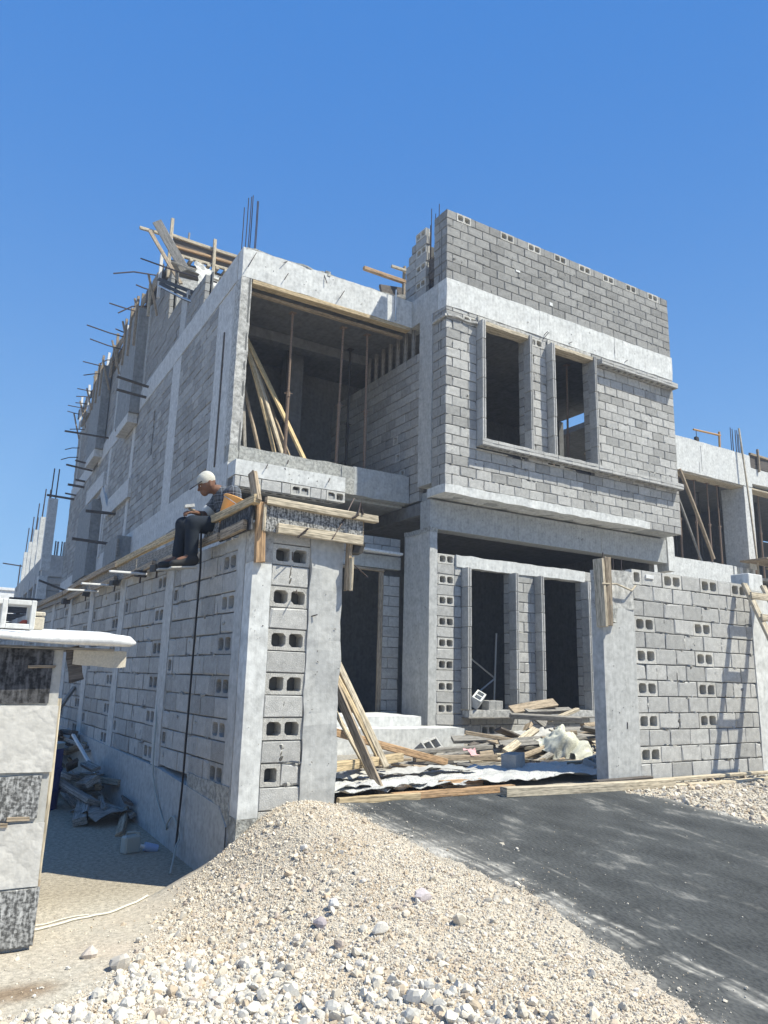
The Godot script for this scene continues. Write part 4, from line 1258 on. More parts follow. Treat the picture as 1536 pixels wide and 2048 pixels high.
# ---------------------------------------------------------------- neighbouring buildings
func build_neighbour() -> void:
	var n := thing("neighbour_villa", "unfinished neighbouring villa on the right, a white concrete frame standing on steel props", "house")
	var z := -8.5
	rbox(n, "beam", 14.0, 21.95, 8.46, 9.64, z - 0.3, z, M.white_concrete, Transform3D(), 0.01, 0.4)
	rbox(n, "beam", 21.95, 26.5, 8.62, 9.2, z - 0.3, z - 0.02, M.white_concrete, Transform3D(), 0.02, 0.3)
	cbox(n, "beam_joint", 19.15, 19.17, 8.6, 9.5, z, z + 0.012, M.stained_concrete)
	cbox(n, "beam_joint", 19.02, 19.04, 8.5, 8.9, z, z + 0.012, M.stained_concrete)
	rbox(n, "column", 21.45, 21.93, 5.5, 8.45, z - 0.9, z - 0.01, M.white_concrete, Transform3D(), 0.006, 0.3)
	rbox(n, "column", 25.5, 26.0, 3.0, 8.6, z - 0.9, z - 0.01, M.white_concrete, Transform3D(), 0.006, 0.3)
	rbox(n, "column", 15.0, 15.4, 3.0, 8.45, z - 3.2, z - 2.7, M.grey_concrete, Transform3D(), 0.006, 0.3)
	rbox(n, "column", 19.6, 20.0, 5.4, 8.45, z - 3.5, z - 3.1, M.grey_concrete, Transform3D(), 0.006, 0.3)
	rbox(n, "balcony_upstand", 13.6, 20.45, 4.9, 5.5, z - 0.25, z, M.white_concrete, Transform3D(), 0.008, 0.3)
	cbox(n, "floor_slab", 13.3, 60, 5.2, 5.3, z - 8, z - 0.26, M.grey_concrete)
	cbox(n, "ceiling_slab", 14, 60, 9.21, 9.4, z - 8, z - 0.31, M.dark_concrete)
	cbox(n, "ceiling_form", 14.1, 26, 8.4, 8.46, z - 0.5, z - 0.05, M.pale_wood)
	cbox(n, "back_wall", 13.5, 60, 0, 9.2, z - 8.3, z - 8.1, M.core)
	cbox(n, "partition", 27.0, 27.2, 0, 9.2, z - 8.0, z - 3.0, M.core)
	cbox(n, "lower_wall", 13.3, 27, 0, 4.88, z - 0.5, z - 0.3, M.core)
	cbox(n, "scaffold_deck", 21.0, 27, 5.68, 5.74, z - 0.1, z + 0.9, M.old_wood)
	cbox(n, "scaffold_deck", 22.0, 27, 5.5, 5.55, z + 0.2, z + 1.0, M.pale_wood)
	for k in 4: cbox(n, "wall_pier", 20.6 + k * 0.35, 20.75 + k * 0.35, 4.7, 5.5, z - 0.3, z - 0.05, M.white_concrete)
	rbox(n, "column", 13.15, 13.4, 4.3, 5.2, -5.75, -5.4, M.white_concrete)
	for k in 9:
		var x: float = 21.15 + 0.075 * k + (0.06 if k % 2 else 0.0)
		put(tube_mesh([Vector3(x, 9.5, z - 0.1 - 0.08 * (k % 3)), Vector3(x + 0.01, 10.35 + 0.3 * absf(sin(k * 2.3)), z - 0.1 - 0.08 * (k % 3))], 0.014, 5), "rebar", M.rebar, n)
	for k in 7:
		put(tube_mesh([Vector3(22.6 + k * 0.17, 9.2, z - 2), Vector3(22.6 + k * 0.17, 10.55 + 0.15 * sin(k * 4.0), z - 2)], 0.012, 5), "rebar", M.rebar, n)
	for k in 4:
		put(tube_mesh([Vector3(18.9 + k * 0.1, 9.5, z - 0.6), Vector3(18.9 + k * 0.1, 9.95, z - 0.6)], 0.012, 5), "rebar", M.rebar, n)
	for k in 5:
		put(tube_mesh([Vector3(20.6 + k * 0.13, 9.5, z - 3), Vector3(20.6 + k * 0.13, 11.3, z - 3)], 0.012, 5), "rebar", M.rebar, n)
	timber(n, "edge_form", Vector3(22.0, 9.5, z - 0.05), Vector3(26.0, 9.5, z - 0.05), 0.55, 0.04, M.dark_wood)
	timber(n, "edge_form_rail", Vector3(22.0, 9.72, z), Vector3(26.0, 9.72, z), 0.08, 0.05, M.old_wood)
	for k in 3: timber(n, "edge_form_post", Vector3(22.4 + k * 1.2, 9.1, z + 0.03), Vector3(22.4 + k * 1.2, 9.95, z + 0.03), 0.08, 0.06, M.old_wood)
	var h := thing("roof_hoist", "small brown roof hoist arm with a hanging hook above the neighbouring villa", "hoist", Vector3(21.1, 9.6, z - 0.6))
	put(tube_mesh([Vector3(0, 0, 0), Vector3(0.05, 0.95, 0)], 0.04, 8), "mast", M.crane, h)
	put(tube_mesh([Vector3(0.1, 0.82, 0), Vector3(-1.45, 0.74, 0.02)], 0.035, 8), "arm", M.crane, h)
	put(tube_mesh([Vector3(-1.3, 0.75, 0.02), Vector3(-1.3, 0.5, 0.02)], 0.012, 5), "cable", M.rebar, h)
	put(rough_mesh(Vector3(0.12, 0.22, 0.1), 0.06, 0.02), "hook_block", M.prop_dark, h, Transform3D(Basis.IDENTITY, Vector3(-1.3, 0.38, 0.02)))
	# tall pole and leaning timber in the open bay
	plank("pole", "long thin timber pole standing upright against the neighbouring villa's white beam and column", "timber pole", "", Vector3(21.24, 10.5, z + 0.12), Vector3(21.5, 5.2, z + 0.25), 0.05, 0.05, M.pale_wood)
	plank("brace_timber", "long timber leaning diagonally across the neighbouring villa's open bay", "timber", "", Vector3(17.9, 8.45, z + 0.05), Vector3(19.42, 5.62, z + 0.02), 0.07, 0.1, M.old_wood)
	plank("brace_timber", "thinner dark timber close behind the diagonal timber in the neighbouring bay", "timber", "", Vector3(17.75, 8.4, z - 0.25), Vector3(19.1, 5.5, z - 0.2), 0.06, 0.06, M.grey_wood)
	var words := ["first", "second", "third", "fourth", "fifth", "sixth"]
	var k := 0
	for x in [17.95, 18.45, 19.3, 20.0, 20.55]:
		prop("steel prop under the neighbouring villa's wide beam, %s from the left" % words[k], "steel props under the neighbouring villa", Vector3(x, 5.3, z - 0.45), Vector3(x, 8.4, z - 0.45), M.prop_steel)
		k += 1
	k = 0
	for q in [[18.3, -1.4], [19.4, -3.0], [20.6, -2.5], [21.8, -3.2], [22.3, -1.6], [23.6, -3.4]]:
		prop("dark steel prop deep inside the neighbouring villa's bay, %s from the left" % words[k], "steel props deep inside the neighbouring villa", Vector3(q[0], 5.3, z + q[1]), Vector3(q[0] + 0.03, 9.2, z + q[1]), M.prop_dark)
		k += 1
	prop("steel prop right of the neighbouring villa's white column", "steel props under the neighbouring villa", Vector3(22.4, 5.3, z - 0.4), Vector3(22.35, 8.6, z - 0.4), M.prop_steel)
	prop("steel prop at the far right edge of the picture under the neighbour's beam", "steel props under the neighbouring villa", Vector3(23.2, 5.3, z - 0.6), Vector3(23.2, 8.6, z - 0.6), M.prop_steel)

func build_far() -> void:
	var n := thing("far_building", "half built grey building far behind on the left with bare columns and rebar", "building")
	var z := -31.0
	rbox(n, "front_wall", 2.05, 6.0, 0, 5.75, z - 0.4, z - 0.05, TONES[3], Transform3D(), 0.02, 0.4)
	rbox(n, "beam", 1.75, 6.0, 5.75, 6.75, z - 0.4, z, M.far_concrete, Transform3D(), 0.02, 0.4)
	rbox(n, "column", 1.65, 2.05, 0, 5.75, z - 0.5, z + 0.03, M.white_concrete, Transform3D(), 0.02, 0.5)
	var T := Transform3D(Basis(Vector3.UP, -0.03), Vector3(1.7, 0, z))
	for k in 18:
		cbox(n, "block_course", 0.45, 4.0, 0.3 + k * 0.3, 0.57 + k * 0.3, z - 0.06, z + 0.0 + 0.01 * (k % 2), TONES[2 + k % 3], Transform3D(Basis.IDENTITY, Vector3(1.6, 0, 0)))
	# side in the shade, seen very obliquely
	cbox(n, "side_wall", 0.1, 0.3, 0, 6.0, -16, -0.3, M.core, T)
	cbox(n, "side_beam", -0.02, 0.3, 5.5, 6.6, -16, -0.5, M.grey_concrete, T)
	for q in [[0.0, 9.45], [3.2, 9.1], [6.2, 8.9], [8.8, 8.6], [11.6, 8.4]]:
		rbox(n, "column", -0.02, 0.38, 6.0, q[1], -q[0] - 0.4, -q[0], M.white_concrete, T, 0.02, 0.5)
		for s in 2: put(tube_mesh([T * Vector3(0.06 + 0.22 * s, q[1] - 0.1, -q[0] - 0.2), T * Vector3(0.08 + 0.22 * s, q[1] + 1.5, -q[0] - 0.2)], 0.03, 5), "rebar", M.rebar, n)
	for q in [2.0, 5.0, 8.0, 11.0, 13.5]: cbox(n, "side_column", -0.05, 0.1, 0, 6.0, -q - 0.4, -q, M.far_concrete, T)
	for k in 6:
		cbox(n, "starter_form", 2.3 + k * 0.28, 2.38 + k * 0.28, 6.75, 7.45, z - 0.3, z - 0.2, M.white_concrete)
		put(tube_mesh([Vector3(2.22 + k * 0.28, 6.6, z - 0.1), Vector3(2.22 + k * 0.28, 7.45, z - 0.12)], 0.03, 5), "rebar", M.rebar, n)
	put(tube_mesh([T * Vector3(0.0, 6.2, -14), T * Vector3(0.0, 7.9, -14)], 0.04, 5), "hoist_mast", M.rebar, n)
	put(tube_mesh([T * Vector3(0.3, 7.8, -14), T * Vector3(-1.0, 7.9, -14)], 0.04, 5), "hoist_arm", M.rebar, n)
	var d := thing("plank_platform", "dark plank platform standing at the far end of the alley", "platform", Vector3(0, 0, -17.5))
	for k in 4:
		timber(d, "board", Vector3(-0.6, 2.7 + k * 0.24, 0.0), Vector3(2.2, 2.75 + k * 0.24, -0.4), 0.22, 0.04, M.dark_wood)
	for x in [-0.3, 0.7, 1.6]: timber(d, "post", Vector3(x, -0.2, -0.2), Vector3(x, 3.5, -0.2), 0.1, 0.1, M.dark_wood)
	plank("pole", "dark pole slanting out over the plank platform at the end of the alley", "pole", "", Vector3(0.1, 4.05, -17.2), Vector3(0.95, 3.7, -16.7), 0.06, 0.06, M.prop_dark)
	var w := thing("white_building", "plain white building in the far distance at the left edge", "building", Vector3(0, 0, -55))
	cbox(w, "wall", -9, 3.2, 0, 7.15, -8, 0, M.white_paint)
	cbox(w, "roof_edge", -9.1, 3.3, 7.15, 7.35, -8.1, 0.1, M.white_paint)
	for k in 3:
		var o := cbox(w, "window", 0.9 - k * 1.1, 1.7 - k * 1.1, 5.0, 6.2, -0.1, 0.03, M.glass_dark)
		for s in 2: put(box_mesh(Vector3(0.05, 1.2, 0.04), 0.0), "mullion", M.white_paint, o, Transform3D(Basis.IDENTITY, Vector3(-0.15 + 0.3 * s, 0, 0.07)))

# ---------------------------------------------------------------- props, planks, forms
func prop(label: String, group: String, a: Vector3, b: Vector3, m: Material) -> Node3D:
	var t := thing("steel_prop", label, "steel prop", a, group)
	var d := b - a
	var l := d.length()
	var mid := d * 0.52
	put(tube_mesh([Vector3.ZERO, mid], 0.035, 8), "outer_tube", m, t)
	put(tube_mesh([mid * 0.9, d], 0.025, 8), "inner_tube", m, t)
	put(tube_mesh([mid - d.normalized() * 0.06, mid + d.normalized() * 0.05], 0.045, 8), "collar", m, t)
	put(tube_mesh([mid + Vector3(-0.09, 0.0, 0.0), mid + Vector3(0.09, 0.02, 0.02)], 0.009, 5), "handle", m, t)
	put(box_mesh(Vector3(0.14, 0.012, 0.14), 0.002), "base_plate", m, t, Transform3D(Basis.IDENTITY, Vector3(0, 0.006, 0)))
	put(box_mesh(Vector3(0.14, 0.012, 0.14), 0.002), "head_plate", m, t, Transform3D(Basis.IDENTITY, d - Vector3(0, 0.006, 0)))
	return t

func build_wall_forms() -> void:
	# shuttering for the coping, nailed round the top of the left boundary wall
	var f := thing("coping_formwork", "weathered timber shuttering boxed round the top of the front corner pier", "formwork")
	rbox(f, "form_board", 0.06, 1.17, 2.86, 3.13, 0.07, 0.09, M.ply_stained, Transform3D(), 0.004, 0.15)
	timber(f, "top_rail", Vector3(0.06, 3.165, 0.10), Vector3(1.33, 3.135, 0.10), 0.075, 0.09, M.pale_wood)
	timber(f, "lower_rail", Vector3(0.19, 2.90, 0.12), Vector3(1.15, 2.885, 0.12), 0.10, 0.05, M.pale_wood)
	timber(f, "return_board", Vector3(1.17, 3.0, 0.09), Vector3(1.17, 3.0, -0.25), 0.26, 0.02, M.old_wood)
	timber(f, "corner_stake", Vector3(0.015, 3.14, 0.085), Vector3(0.055, 2.56, 0.035), 0.10, 0.05, M.orange_pine, PI / 2)
	timber(f, "corner_post", Vector3(0.045, 3.12, 0.11), Vector3(0.045, 2.86, 0.11), 0.03, 0.03, M.pale_wood)
	timber(f, "side_stake", Vector3(1.035, 2.88, 0.055), Vector3(1.035, 2.36, 0.03), 0.075, 0.045, M.old_wood)
	timber(f, "side_stake", Vector3(1.04, 2.7, 0.10), Vector3(1.045, 2.36, 0.08), 0.07, 0.03, M.pale_wood)
	put(tube_mesh([Vector3(1.13, 3.16, 0.15), Vector3(1.1, 3.28, 0.14), Vector3(1.06, 3.14, 0.17), Vector3(1.0, 3.10, 0.16)], 0.013, 6), "tie_wire", M.rebar, f)
	put(tube_mesh([Vector3(0.78, 2.86, 0.155), Vector3(0.9, 3.03, 0.11), Vector3(1.1, 3.36, 0.0)], 0.008, 5), "tie_bar", M.rebar, f)
	put(tube_mesh([Vector3(0.4, 2.83, 0.14), Vector3(0.5, 2.93, 0.16)], 0.01, 5), "tie_bar", M.rebar, f)
	put(rough_mesh(Vector3(0.12, 0.1, 0.1), 0.05, 0.02), "clamp", M.prop_dark, f, Transform3D(Basis.IDENTITY, Vector3(1.12, 2.8, 0.05)))
	put(tube_mesh([Vector3(1.06, 2.66, 0.05), Vector3(1.28, 2.52, 0.03)], 0.008, 5), "nail_bar", M.rebar, f)
	# side shuttering: near length
	var g := thing("coping_formwork", "timber shuttering along the near stretch of the left wall in front of the seated worker", "formwork")
	timber(g, "top_rail", Vector3(-0.07, 3.15, 0.2), Vector3(-0.125, 3.13, -1.30), 0.085, 0.07, M.pine)
	rbox(g, "form_board", -0.085, -0.065, 2.86, 3.1, -0.8, 0.10, M.ply_dark, Transform3D(), 0.004, 0.2)
	rbox(g, "form_board", -0.10, -0.08, 2.9, 3.08, -1.3, -0.83, M.ply_stained, Transform3D(), 0.004, 0.2)
	timber(g, "lower_rail", Vector3(-0.115, 2.915, 0.02), Vector3(-0.115, 2.905, -0.62), 0.10, 0.05, M.old_wood)
	timber(g, "lower_rail", Vector3(-0.125, 2.90, -0.68), Vector3(-0.135, 2.90, -1.32), 0.085, 0.05, M.old_wood)
	timber(g, "upright_stake", Vector3(-0.085, 3.43, 0.06), Vector3(-0.06, 3.12, 0.17), 0.10, 0.05, M.old_wood)
	timber(g, "upright_cleat", Vector3(-0.05, 3.3, 0.1), Vector3(-0.045, 3.12, 0.15), 0.06, 0.05, M.pale_wood)
	# far length
	var h := thing("coping_formwork", "long run of timber shuttering along the left wall behind the worker, receding down the alley", "formwork")
	var S := Transform3D(Basis(Vector3.UP, 0.026), Vector3.ZERO)
	timber(h, "top_rail", S * Vector3(-0.1, 3.15, -1.75), S * Vector3(-0.1, 3.1, -5.0), 0.09, 0.06, M.pine)
	timber(h, "top_rail", S * Vector3(-0.1, 3.1, -5.05), S * Vector3(-0.1, 2.98, -9.2), 0.09, 0.06, M.old_wood)
	timber(h, "top_rail", S * Vector3(-0.1, 2.98, -9.25), S * Vector3(-0.1, 2.93, -13.4), 0.09, 0.06, M.old_wood)
	for q in [[-1.6, -4.0], [-4.05, -7.0], [-7.05, -10.0], [-10.05, -13.0]]:
		cbox(h, "form_board", -0.08, -0.06, 2.84, 3.06, q[1], q[0], M.grey_wood, S)
	for q in [[-1.7, -2.8], [-3.0, -4.4], [-5.0, -6.6], [-7.2, -8.6]]:
		timber(h, "lower_rail", S * Vector3(-0.12, 2.87, q[0]), S * Vector3(-0.12, 2.84, q[1]), 0.08, 0.05, M.old_wood)
	for q in [-2.75, -3.5, -4.9, -6.9, -8.7]:
		put(rough_mesh(Vector3(0.12, 0.09, 0.14), 0.05, 0.02), "clamp", M.prop_dark, h, S * Transform3D(Basis.IDENTITY, Vector3(-0.14, 2.78, q)))
		put(tube_mesh([S * Vector3(-0.14, 2.8, q), S * Vector3(-0.14, 2.66, q - 0.02)], 0.012, 5), "clamp_pin", M.rebar, h)
	var sticks := [[-3.45, "nearest"], [-5.2, "middle"], [-6.3, "farthest"]]
	for s in sticks:
		var b: Vector3 = S * Vector3(-0.08, 2.78, s[0])
		plank("lath", "pale lath poking out from under the wall shuttering, %s of three" % s[1], "lath", "laths poking out under the shuttering", b, b + Vector3(-0.5, -0.02, 0.12), 0.03, 0.04, M.white_sheet)

func build_upper_room_items() -> void:
	var z := -6.72
	var n := ["left", "middle", "right"]
	var k := 0
	for q in [[3.16, 3.15], [4.38, 4.32], [4.99, 5.02]]:
		prop("rusty steel prop in the mouth of the open balcony room, the %s one of three" % n[k], "props in the open balcony room", Vector3(q[1], 5.2, z), Vector3(q[0], 9.0, z), M.prop_steel)
		k += 1
	k = 0
	for q in [[2.75, -8.3], [3.9, -8.6], [5.2, -7.9]]:
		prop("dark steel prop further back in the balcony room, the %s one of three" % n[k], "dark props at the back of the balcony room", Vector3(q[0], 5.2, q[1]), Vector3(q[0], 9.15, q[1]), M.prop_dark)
		k += 1
	k = 0
	for q in [[8.55, -6.4], [8.1, -7.6]]:
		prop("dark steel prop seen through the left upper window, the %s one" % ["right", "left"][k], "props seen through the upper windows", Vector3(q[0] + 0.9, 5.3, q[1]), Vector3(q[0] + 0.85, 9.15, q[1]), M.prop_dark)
		k += 1
	k = 0
	for q in [[9.12, -5.25], [9.95, -5.6]]:
		prop("rusty steel prop standing in the right upper window, the %s one" % ["left", "right"][k], "props in the right upper window", Vector3(q[0], 5.3, q[1]), Vector3(q[0] + 0.06, 9.12, q[1]), M.prop_steel)
		k += 1
	var pl := "long planks leaning in the balcony room"
	plank("plank", "bright yellow plank leaning in the balcony room, the rightmost and widest", "plank", pl, Vector3(2.42, 8.5, -7.42), Vector3(3.98, 5.22, -6.75), 0.05, 0.16, M.pine_bright, 0.5)
	plank("plank", "pale plank leaning in the balcony room beside the widest yellow one", "plank", pl, Vector3(2.5, 8.28, -7.4), Vector3(3.38, 5.22, -6.76), 0.05, 0.11, M.pale_wood, 0.4)
	plank("plank", "yellow plank leaning in the balcony room, left of the pale one", "plank", pl, Vector3(2.44, 8.22, -7.35), Vector3(3.18, 5.22, -6.8), 0.05, 0.09, M.pine, 0.4)
	plank("plank", "grey plank leaning behind the yellow ones in the balcony room", "plank", pl, Vector3(2.44, 8.7, -7.6), Vector3(3.72, 5.22, -7.0), 0.05, 0.14, M.old_wood, 0.4)
	plank("pole", "grey pole leaning at the left of the balcony room", "pole", pl, Vector3(2.42, 7.6, -7.5), Vector3(2.82, 5.22, -6.8), 0.06, 0.06, M.old_wood)
	plank("pole", "brown pole nearly upright at the far left of the balcony room", "pole", pl, Vector3(2.44, 7.2, -7.4), Vector3(2.40, 5.22, -6.8), 0.06, 0.06, M.grey_wood)
	plank("plank", "whitish board lying on the ledge above the front door", "plank", "", Vector3(4.5, 4.06, -6.28), Vector3(5.72, 4.03, -6.28), 0.05, 0.16, M.white_sheet)

func build_roof_items() -> void:
	var f := thing("roof_formwork", "beam formwork of dark boards and pale timbers on top of the roof storey", "formwork", Vector3.ZERO)
	rbox(f, "form_board", 2.02, 4.6, 13.24, 13.72, -13.02, -12.98, M.dark_wood, Transform3D(), 0.006, 0.3)
	timber(f, "rail", Vector3(1.95, 13.75, -12.95), Vector3(4.6, 13.74, -12.95), 0.09, 0.09, M.pale_wood)
	timber(f, "rail", Vector3(2.04, 13.42, -12.93), Vector3(4.6, 13.46, -12.93), 0.07, 0.07, M.orange_pine)
	timber(f, "rail", Vector3(2.2, 13.2, -12.95), Vector3(4.6, 13.24, -12.95), 0.07, 0.09, M.pale_wood)
	for k in 7: timber(f, "joist_end", Vector3(2.3 + k * 0.26, 13.13, -12.86), Vector3(2.3 + k * 0.26, 13.13, -13.3), 0.08, 0.1, M.pale_wood)
	timber(f, "post", Vector3(1.93, 14.25, -12.9), Vector3(1.95, 12.4, -12.9), 0.07, 0.09, M.pale_wood)
	timber(f, "post", Vector3(3.2, 14.02, -12.88), Vector3(3.22, 12.85, -12.88), 0.07, 0.09, M.pale_wood)
	timber(f, "post", Vector3(2.45, 14.0, -12.95), Vector3(2.45, 13.75, -12.95), 0.04, 0.05, M.grey_wood)
	rbox(f, "soffit_board", 2.0, 4.6, 12.88, 12.92, -13.6, -12.9, M.grey_wood, Transform3D(), 0.006, 0.3)
	var g := "timbers lying across the roof storey's front corner"
	plank("plank", "wide grey plank sticking up steeply from the roof corner", "plank", g, Vector3(1.44, 13.82, -12.62), Vector3(2.12, 12.1, -11.75), 0.04, 0.26, M.grey_wood, 1.15)
	plank("plank", "narrow plank leaning parallel beside the wide grey one on the roof corner", "plank", g, Vector3(1.27, 13.48, -12.62), Vector3(2.0, 11.6, -11.6), 0.05, 0.1, M.old_wood, 0.8)
	plank("batten", "short pale batten poking out level from the roof corner to the left", "batten", g, Vector3(1.02, 13.53, -12.72), Vector3(1.9, 13.6, -12.8), 0.08, 0.07, M.pale_wood)
	plank("pipe", "upper dark steel channel lying out over the edge of the roof parapet", "steel channel", "steel channels on the parapet", Vector3(1.68, 12.15, -12.7), Vector3(2.16, 10.27, -9.5), 0.10, 0.08, M.prop_dark)
	plank("pipe", "lower dark steel channel lying out over the edge of the roof parapet", "steel channel", "steel channels on the parapet", Vector3(1.70, 11.98, -12.6), Vector3(2.08, 10.12, -9.5), 0.08, 0.08, M.prop_dark)
	plank("batten", "pale batten lying down the slope above the dark steel channels", "batten", g, Vector3(1.86, 12.45, -12.1), Vector3(2.5, 11.1, -10), 0.05, 0.06, M.pale_wood)
	var rods := [[Vector3(1.19, 12.78, -13), Vector3(2.47, 11.04, -10), "long thin rod lying on the roof corner above the steel channels"], [Vector3(1.62, 11.8, -12.4), Vector3(2.1, 9.98, -9.4), "grey pipe lying just under the steel channels on the parapet"], [Vector3(1.66, 11.65, -12.2), Vector3(2.12, 9.9, -9.3), "lowest thin pipe lying on the parapet under the steel channels"]]
	for r in rods:
		var o := put(tube_mesh([r[0], (r[0] + r[1]) / 2 + Vector3(0, -0.04, 0), r[1]], 0.022, 6), "rod", M.galv if r[2].begins_with("grey") else M.rebar, self)
		tag(o, r[2], "rod")
	cloth("plastic_sheet", "crumpled white plastic sheet hung over the parapet beside the steel channels", "plastic sheet", Transform3D(Basis(Vector3.UP, 0.5), Vector3(2.36, 11.15, -10.25)), 0.9, 0.75, M.tarp, 0.16, 11, 1.25)
	# behind the block projection
	plank("timber", "pinkish timber sticking out level from the forms behind the raised block parapet", "timber", "", Vector3(5.55, 11.47, -8), Vector3(6.8, 11.47, -8), 0.09, 0.1, M.orange_pine)
	var b := thing("roof_formwork", "dark jumble of form boards behind the ragged block pier on the roof", "formwork", Vector3(0, 0, -8.2))
	timber(b, "board", Vector3(6.0, 10.95, 0.3), Vector3(7.3, 11.5, -0.3), 0.3, 0.05, M.dark_wood)
	timber(b, "board", Vector3(6.1, 11.15, 0.1), Vector3(7.4, 11.65, -0.4), 0.12, 0.08, M.old_wood)
	timber(b, "board", Vector3(6.3, 10.8, 0.4), Vector3(7.5, 11.25, 0.3), 0.12, 0.05, M.grey_wood)
	timber(b, "post", Vector3(6.75, 11.9, 0.2), Vector3(6.72, 10.0, 0.2), 0.08, 0.06, M.old_wood)
	timber(b, "rail", Vector3(6.3, 11.72, 0.3), Vector3(7.4, 11.75, 0.3), 0.07, 0.06, M.pale_wood)
	timber(b, "post", Vector3(6.2, 11.05, 0.0), Vector3(6.2, 9.8, 0.0), 0.08, 0.06, M.dark_wood)
	# timbers and bars that poke out of the long left side
	var S := Transform3D(Basis(Vector3.UP, -0.03), Vector3(1.787, 0, -6.158))
	var puts := [[-8.1, 9.55, 1.0, 0.12, "highest"], [-8.3, 9.3, 0.95, 0.06, "second highest"], [-14.5, 9.75, 1.6, -0.02, "longest, level with the roof band"], [-17.6, 9.45, 0.8, 0.1, "upper of a close pair"], [-17.7, 9.25, 1.1, 0.1, "lower of a close pair"], [-19.5, 9.2, 0.5, 0.03, "short, past the second window box"], [-19.7, 9.0, 0.75, 0.03, "short and slightly drooping"], [-22.2, 9.15, 0.55, 0.04, "near the far end"], [-22.6, 9.05, 1.25, 0.04, "farthest"], [-11.5, 6.4, 1.0, -0.02, "crossing the tall dark shaft"], [-10.2, 5.2, 1.45, 0.05, "lowest"]]
	for p in puts:
		var a: Vector3 = S * Vector3(0.1, p[1], p[0])
		plank("putlog", "timber putlog jutting from the villa's shaded left side, %s" % p[4], "putlog", "putlogs jutting from the left side", a, a + Vector3(-p[2], p[3], 0.0), rng.randf_range(0.05, 0.09), rng.randf_range(0.06, 0.1), M.dark_wood)
	var bar_no := 0
	for p in [[-9.0, 13.6, 1.3, -0.35], [-9.4, 13.25, 0.55, 0.05], [-10.0, 13.0, 0.9, -0.5], [-10.3, 12.85, 1.15, 0.05], [-11.6, 12.6, 0.7, 0.08], [-11.6, 12.45, 1.6, 0.12], [-13.0, 12.6, 1.3, 0.12], [-16.0, 13.4, 0.5, -0.3], [-16.2, 13.1, 1.1, 0.02], [-16.4, 12.9, 1.0, -0.25], [-19, 13.0, 0.9, 0.0], [-20, 13.1, 0.8, -0.1], [-21, 13.1, 0.7, -0.05], [-22, 13.2, 0.9, 0.0], [-23, 13.2, 0.8, 0.05], [-22, 12.2, 0.7, -0.1], [-23, 11.6, 0.7, -0.2], [-23.2, 11.2, 0.8, -0.25]]:
		var a: Vector3 = S * Vector3(0.1, p[1], p[0])
		var o := put(tube_mesh([a, a + Vector3(-p[2] * 0.55, p[3] * 0.3, 0), a + Vector3(-p[2], p[3], 0.0)], 0.022, 5), "starter_bar", M.rebar, self)
		var nth: int = bar_no; bar_no += 1
		tag(o, "thin rusty bar sticking out of the villa's shaded roof edge, %s from the near end" % ["first", "second", "third", "fourth", "fifth", "sixth", "seventh", "eighth", "ninth", "tenth", "eleventh", "twelfth", "thirteenth", "fourteenth", "fifteenth", "sixteenth", "seventeenth", "eighteenth"][nth], "rebar", "bars sticking out of the roof edge")
	var e := thing("roof_edge_formwork", "ragged edge formwork of boards and stakes along the shaded roof line of the villa", "formwork", Vector3.ZERO)
	for k in 26:
		var d := 7.4 + k * 0.64
		var yy := 12.9 + 0.02 * k + rng.randf_range(-0.05, 0.1)
		timber(e, "edge_board", S * Vector3(-0.06, yy, -d), S * Vector3(-0.06 + rng.randf_range(-0.05, 0.05), yy + rng.randf_range(-0.08, 0.08), -d - 0.66), rng.randf_range(0.25, 0.5), 0.04, [M.old_wood, M.grey_wood, M.dark_wood][rng.randi() % 3])
		if k % 2 == 0:
			timber(e, "stake", S * Vector3(-0.12, yy - 0.9, -d), S * Vector3(-0.12 + rng.randf_range(-0.08, 0.08), yy + rng.randf_range(0.15, 0.75), -d), 0.06, 0.09, [M.pale_wood, M.old_wood, M.white_sheet][rng.randi() % 3])
		if k % 3 == 0:
			timber(e, "strut", S * Vector3(-0.05, yy - 1.3, -d - 0.3), S * Vector3(-0.4, yy - 0.1, -d - 0.3), 0.06, 0.06, M.old_wood)

func wood_word(m: Material) -> String:
	if m == M.old_wood: return "brown"
	if m == M.pale_wood: return "pale"
	if m == M.dark_wood: return "blackish"
	return "grey"

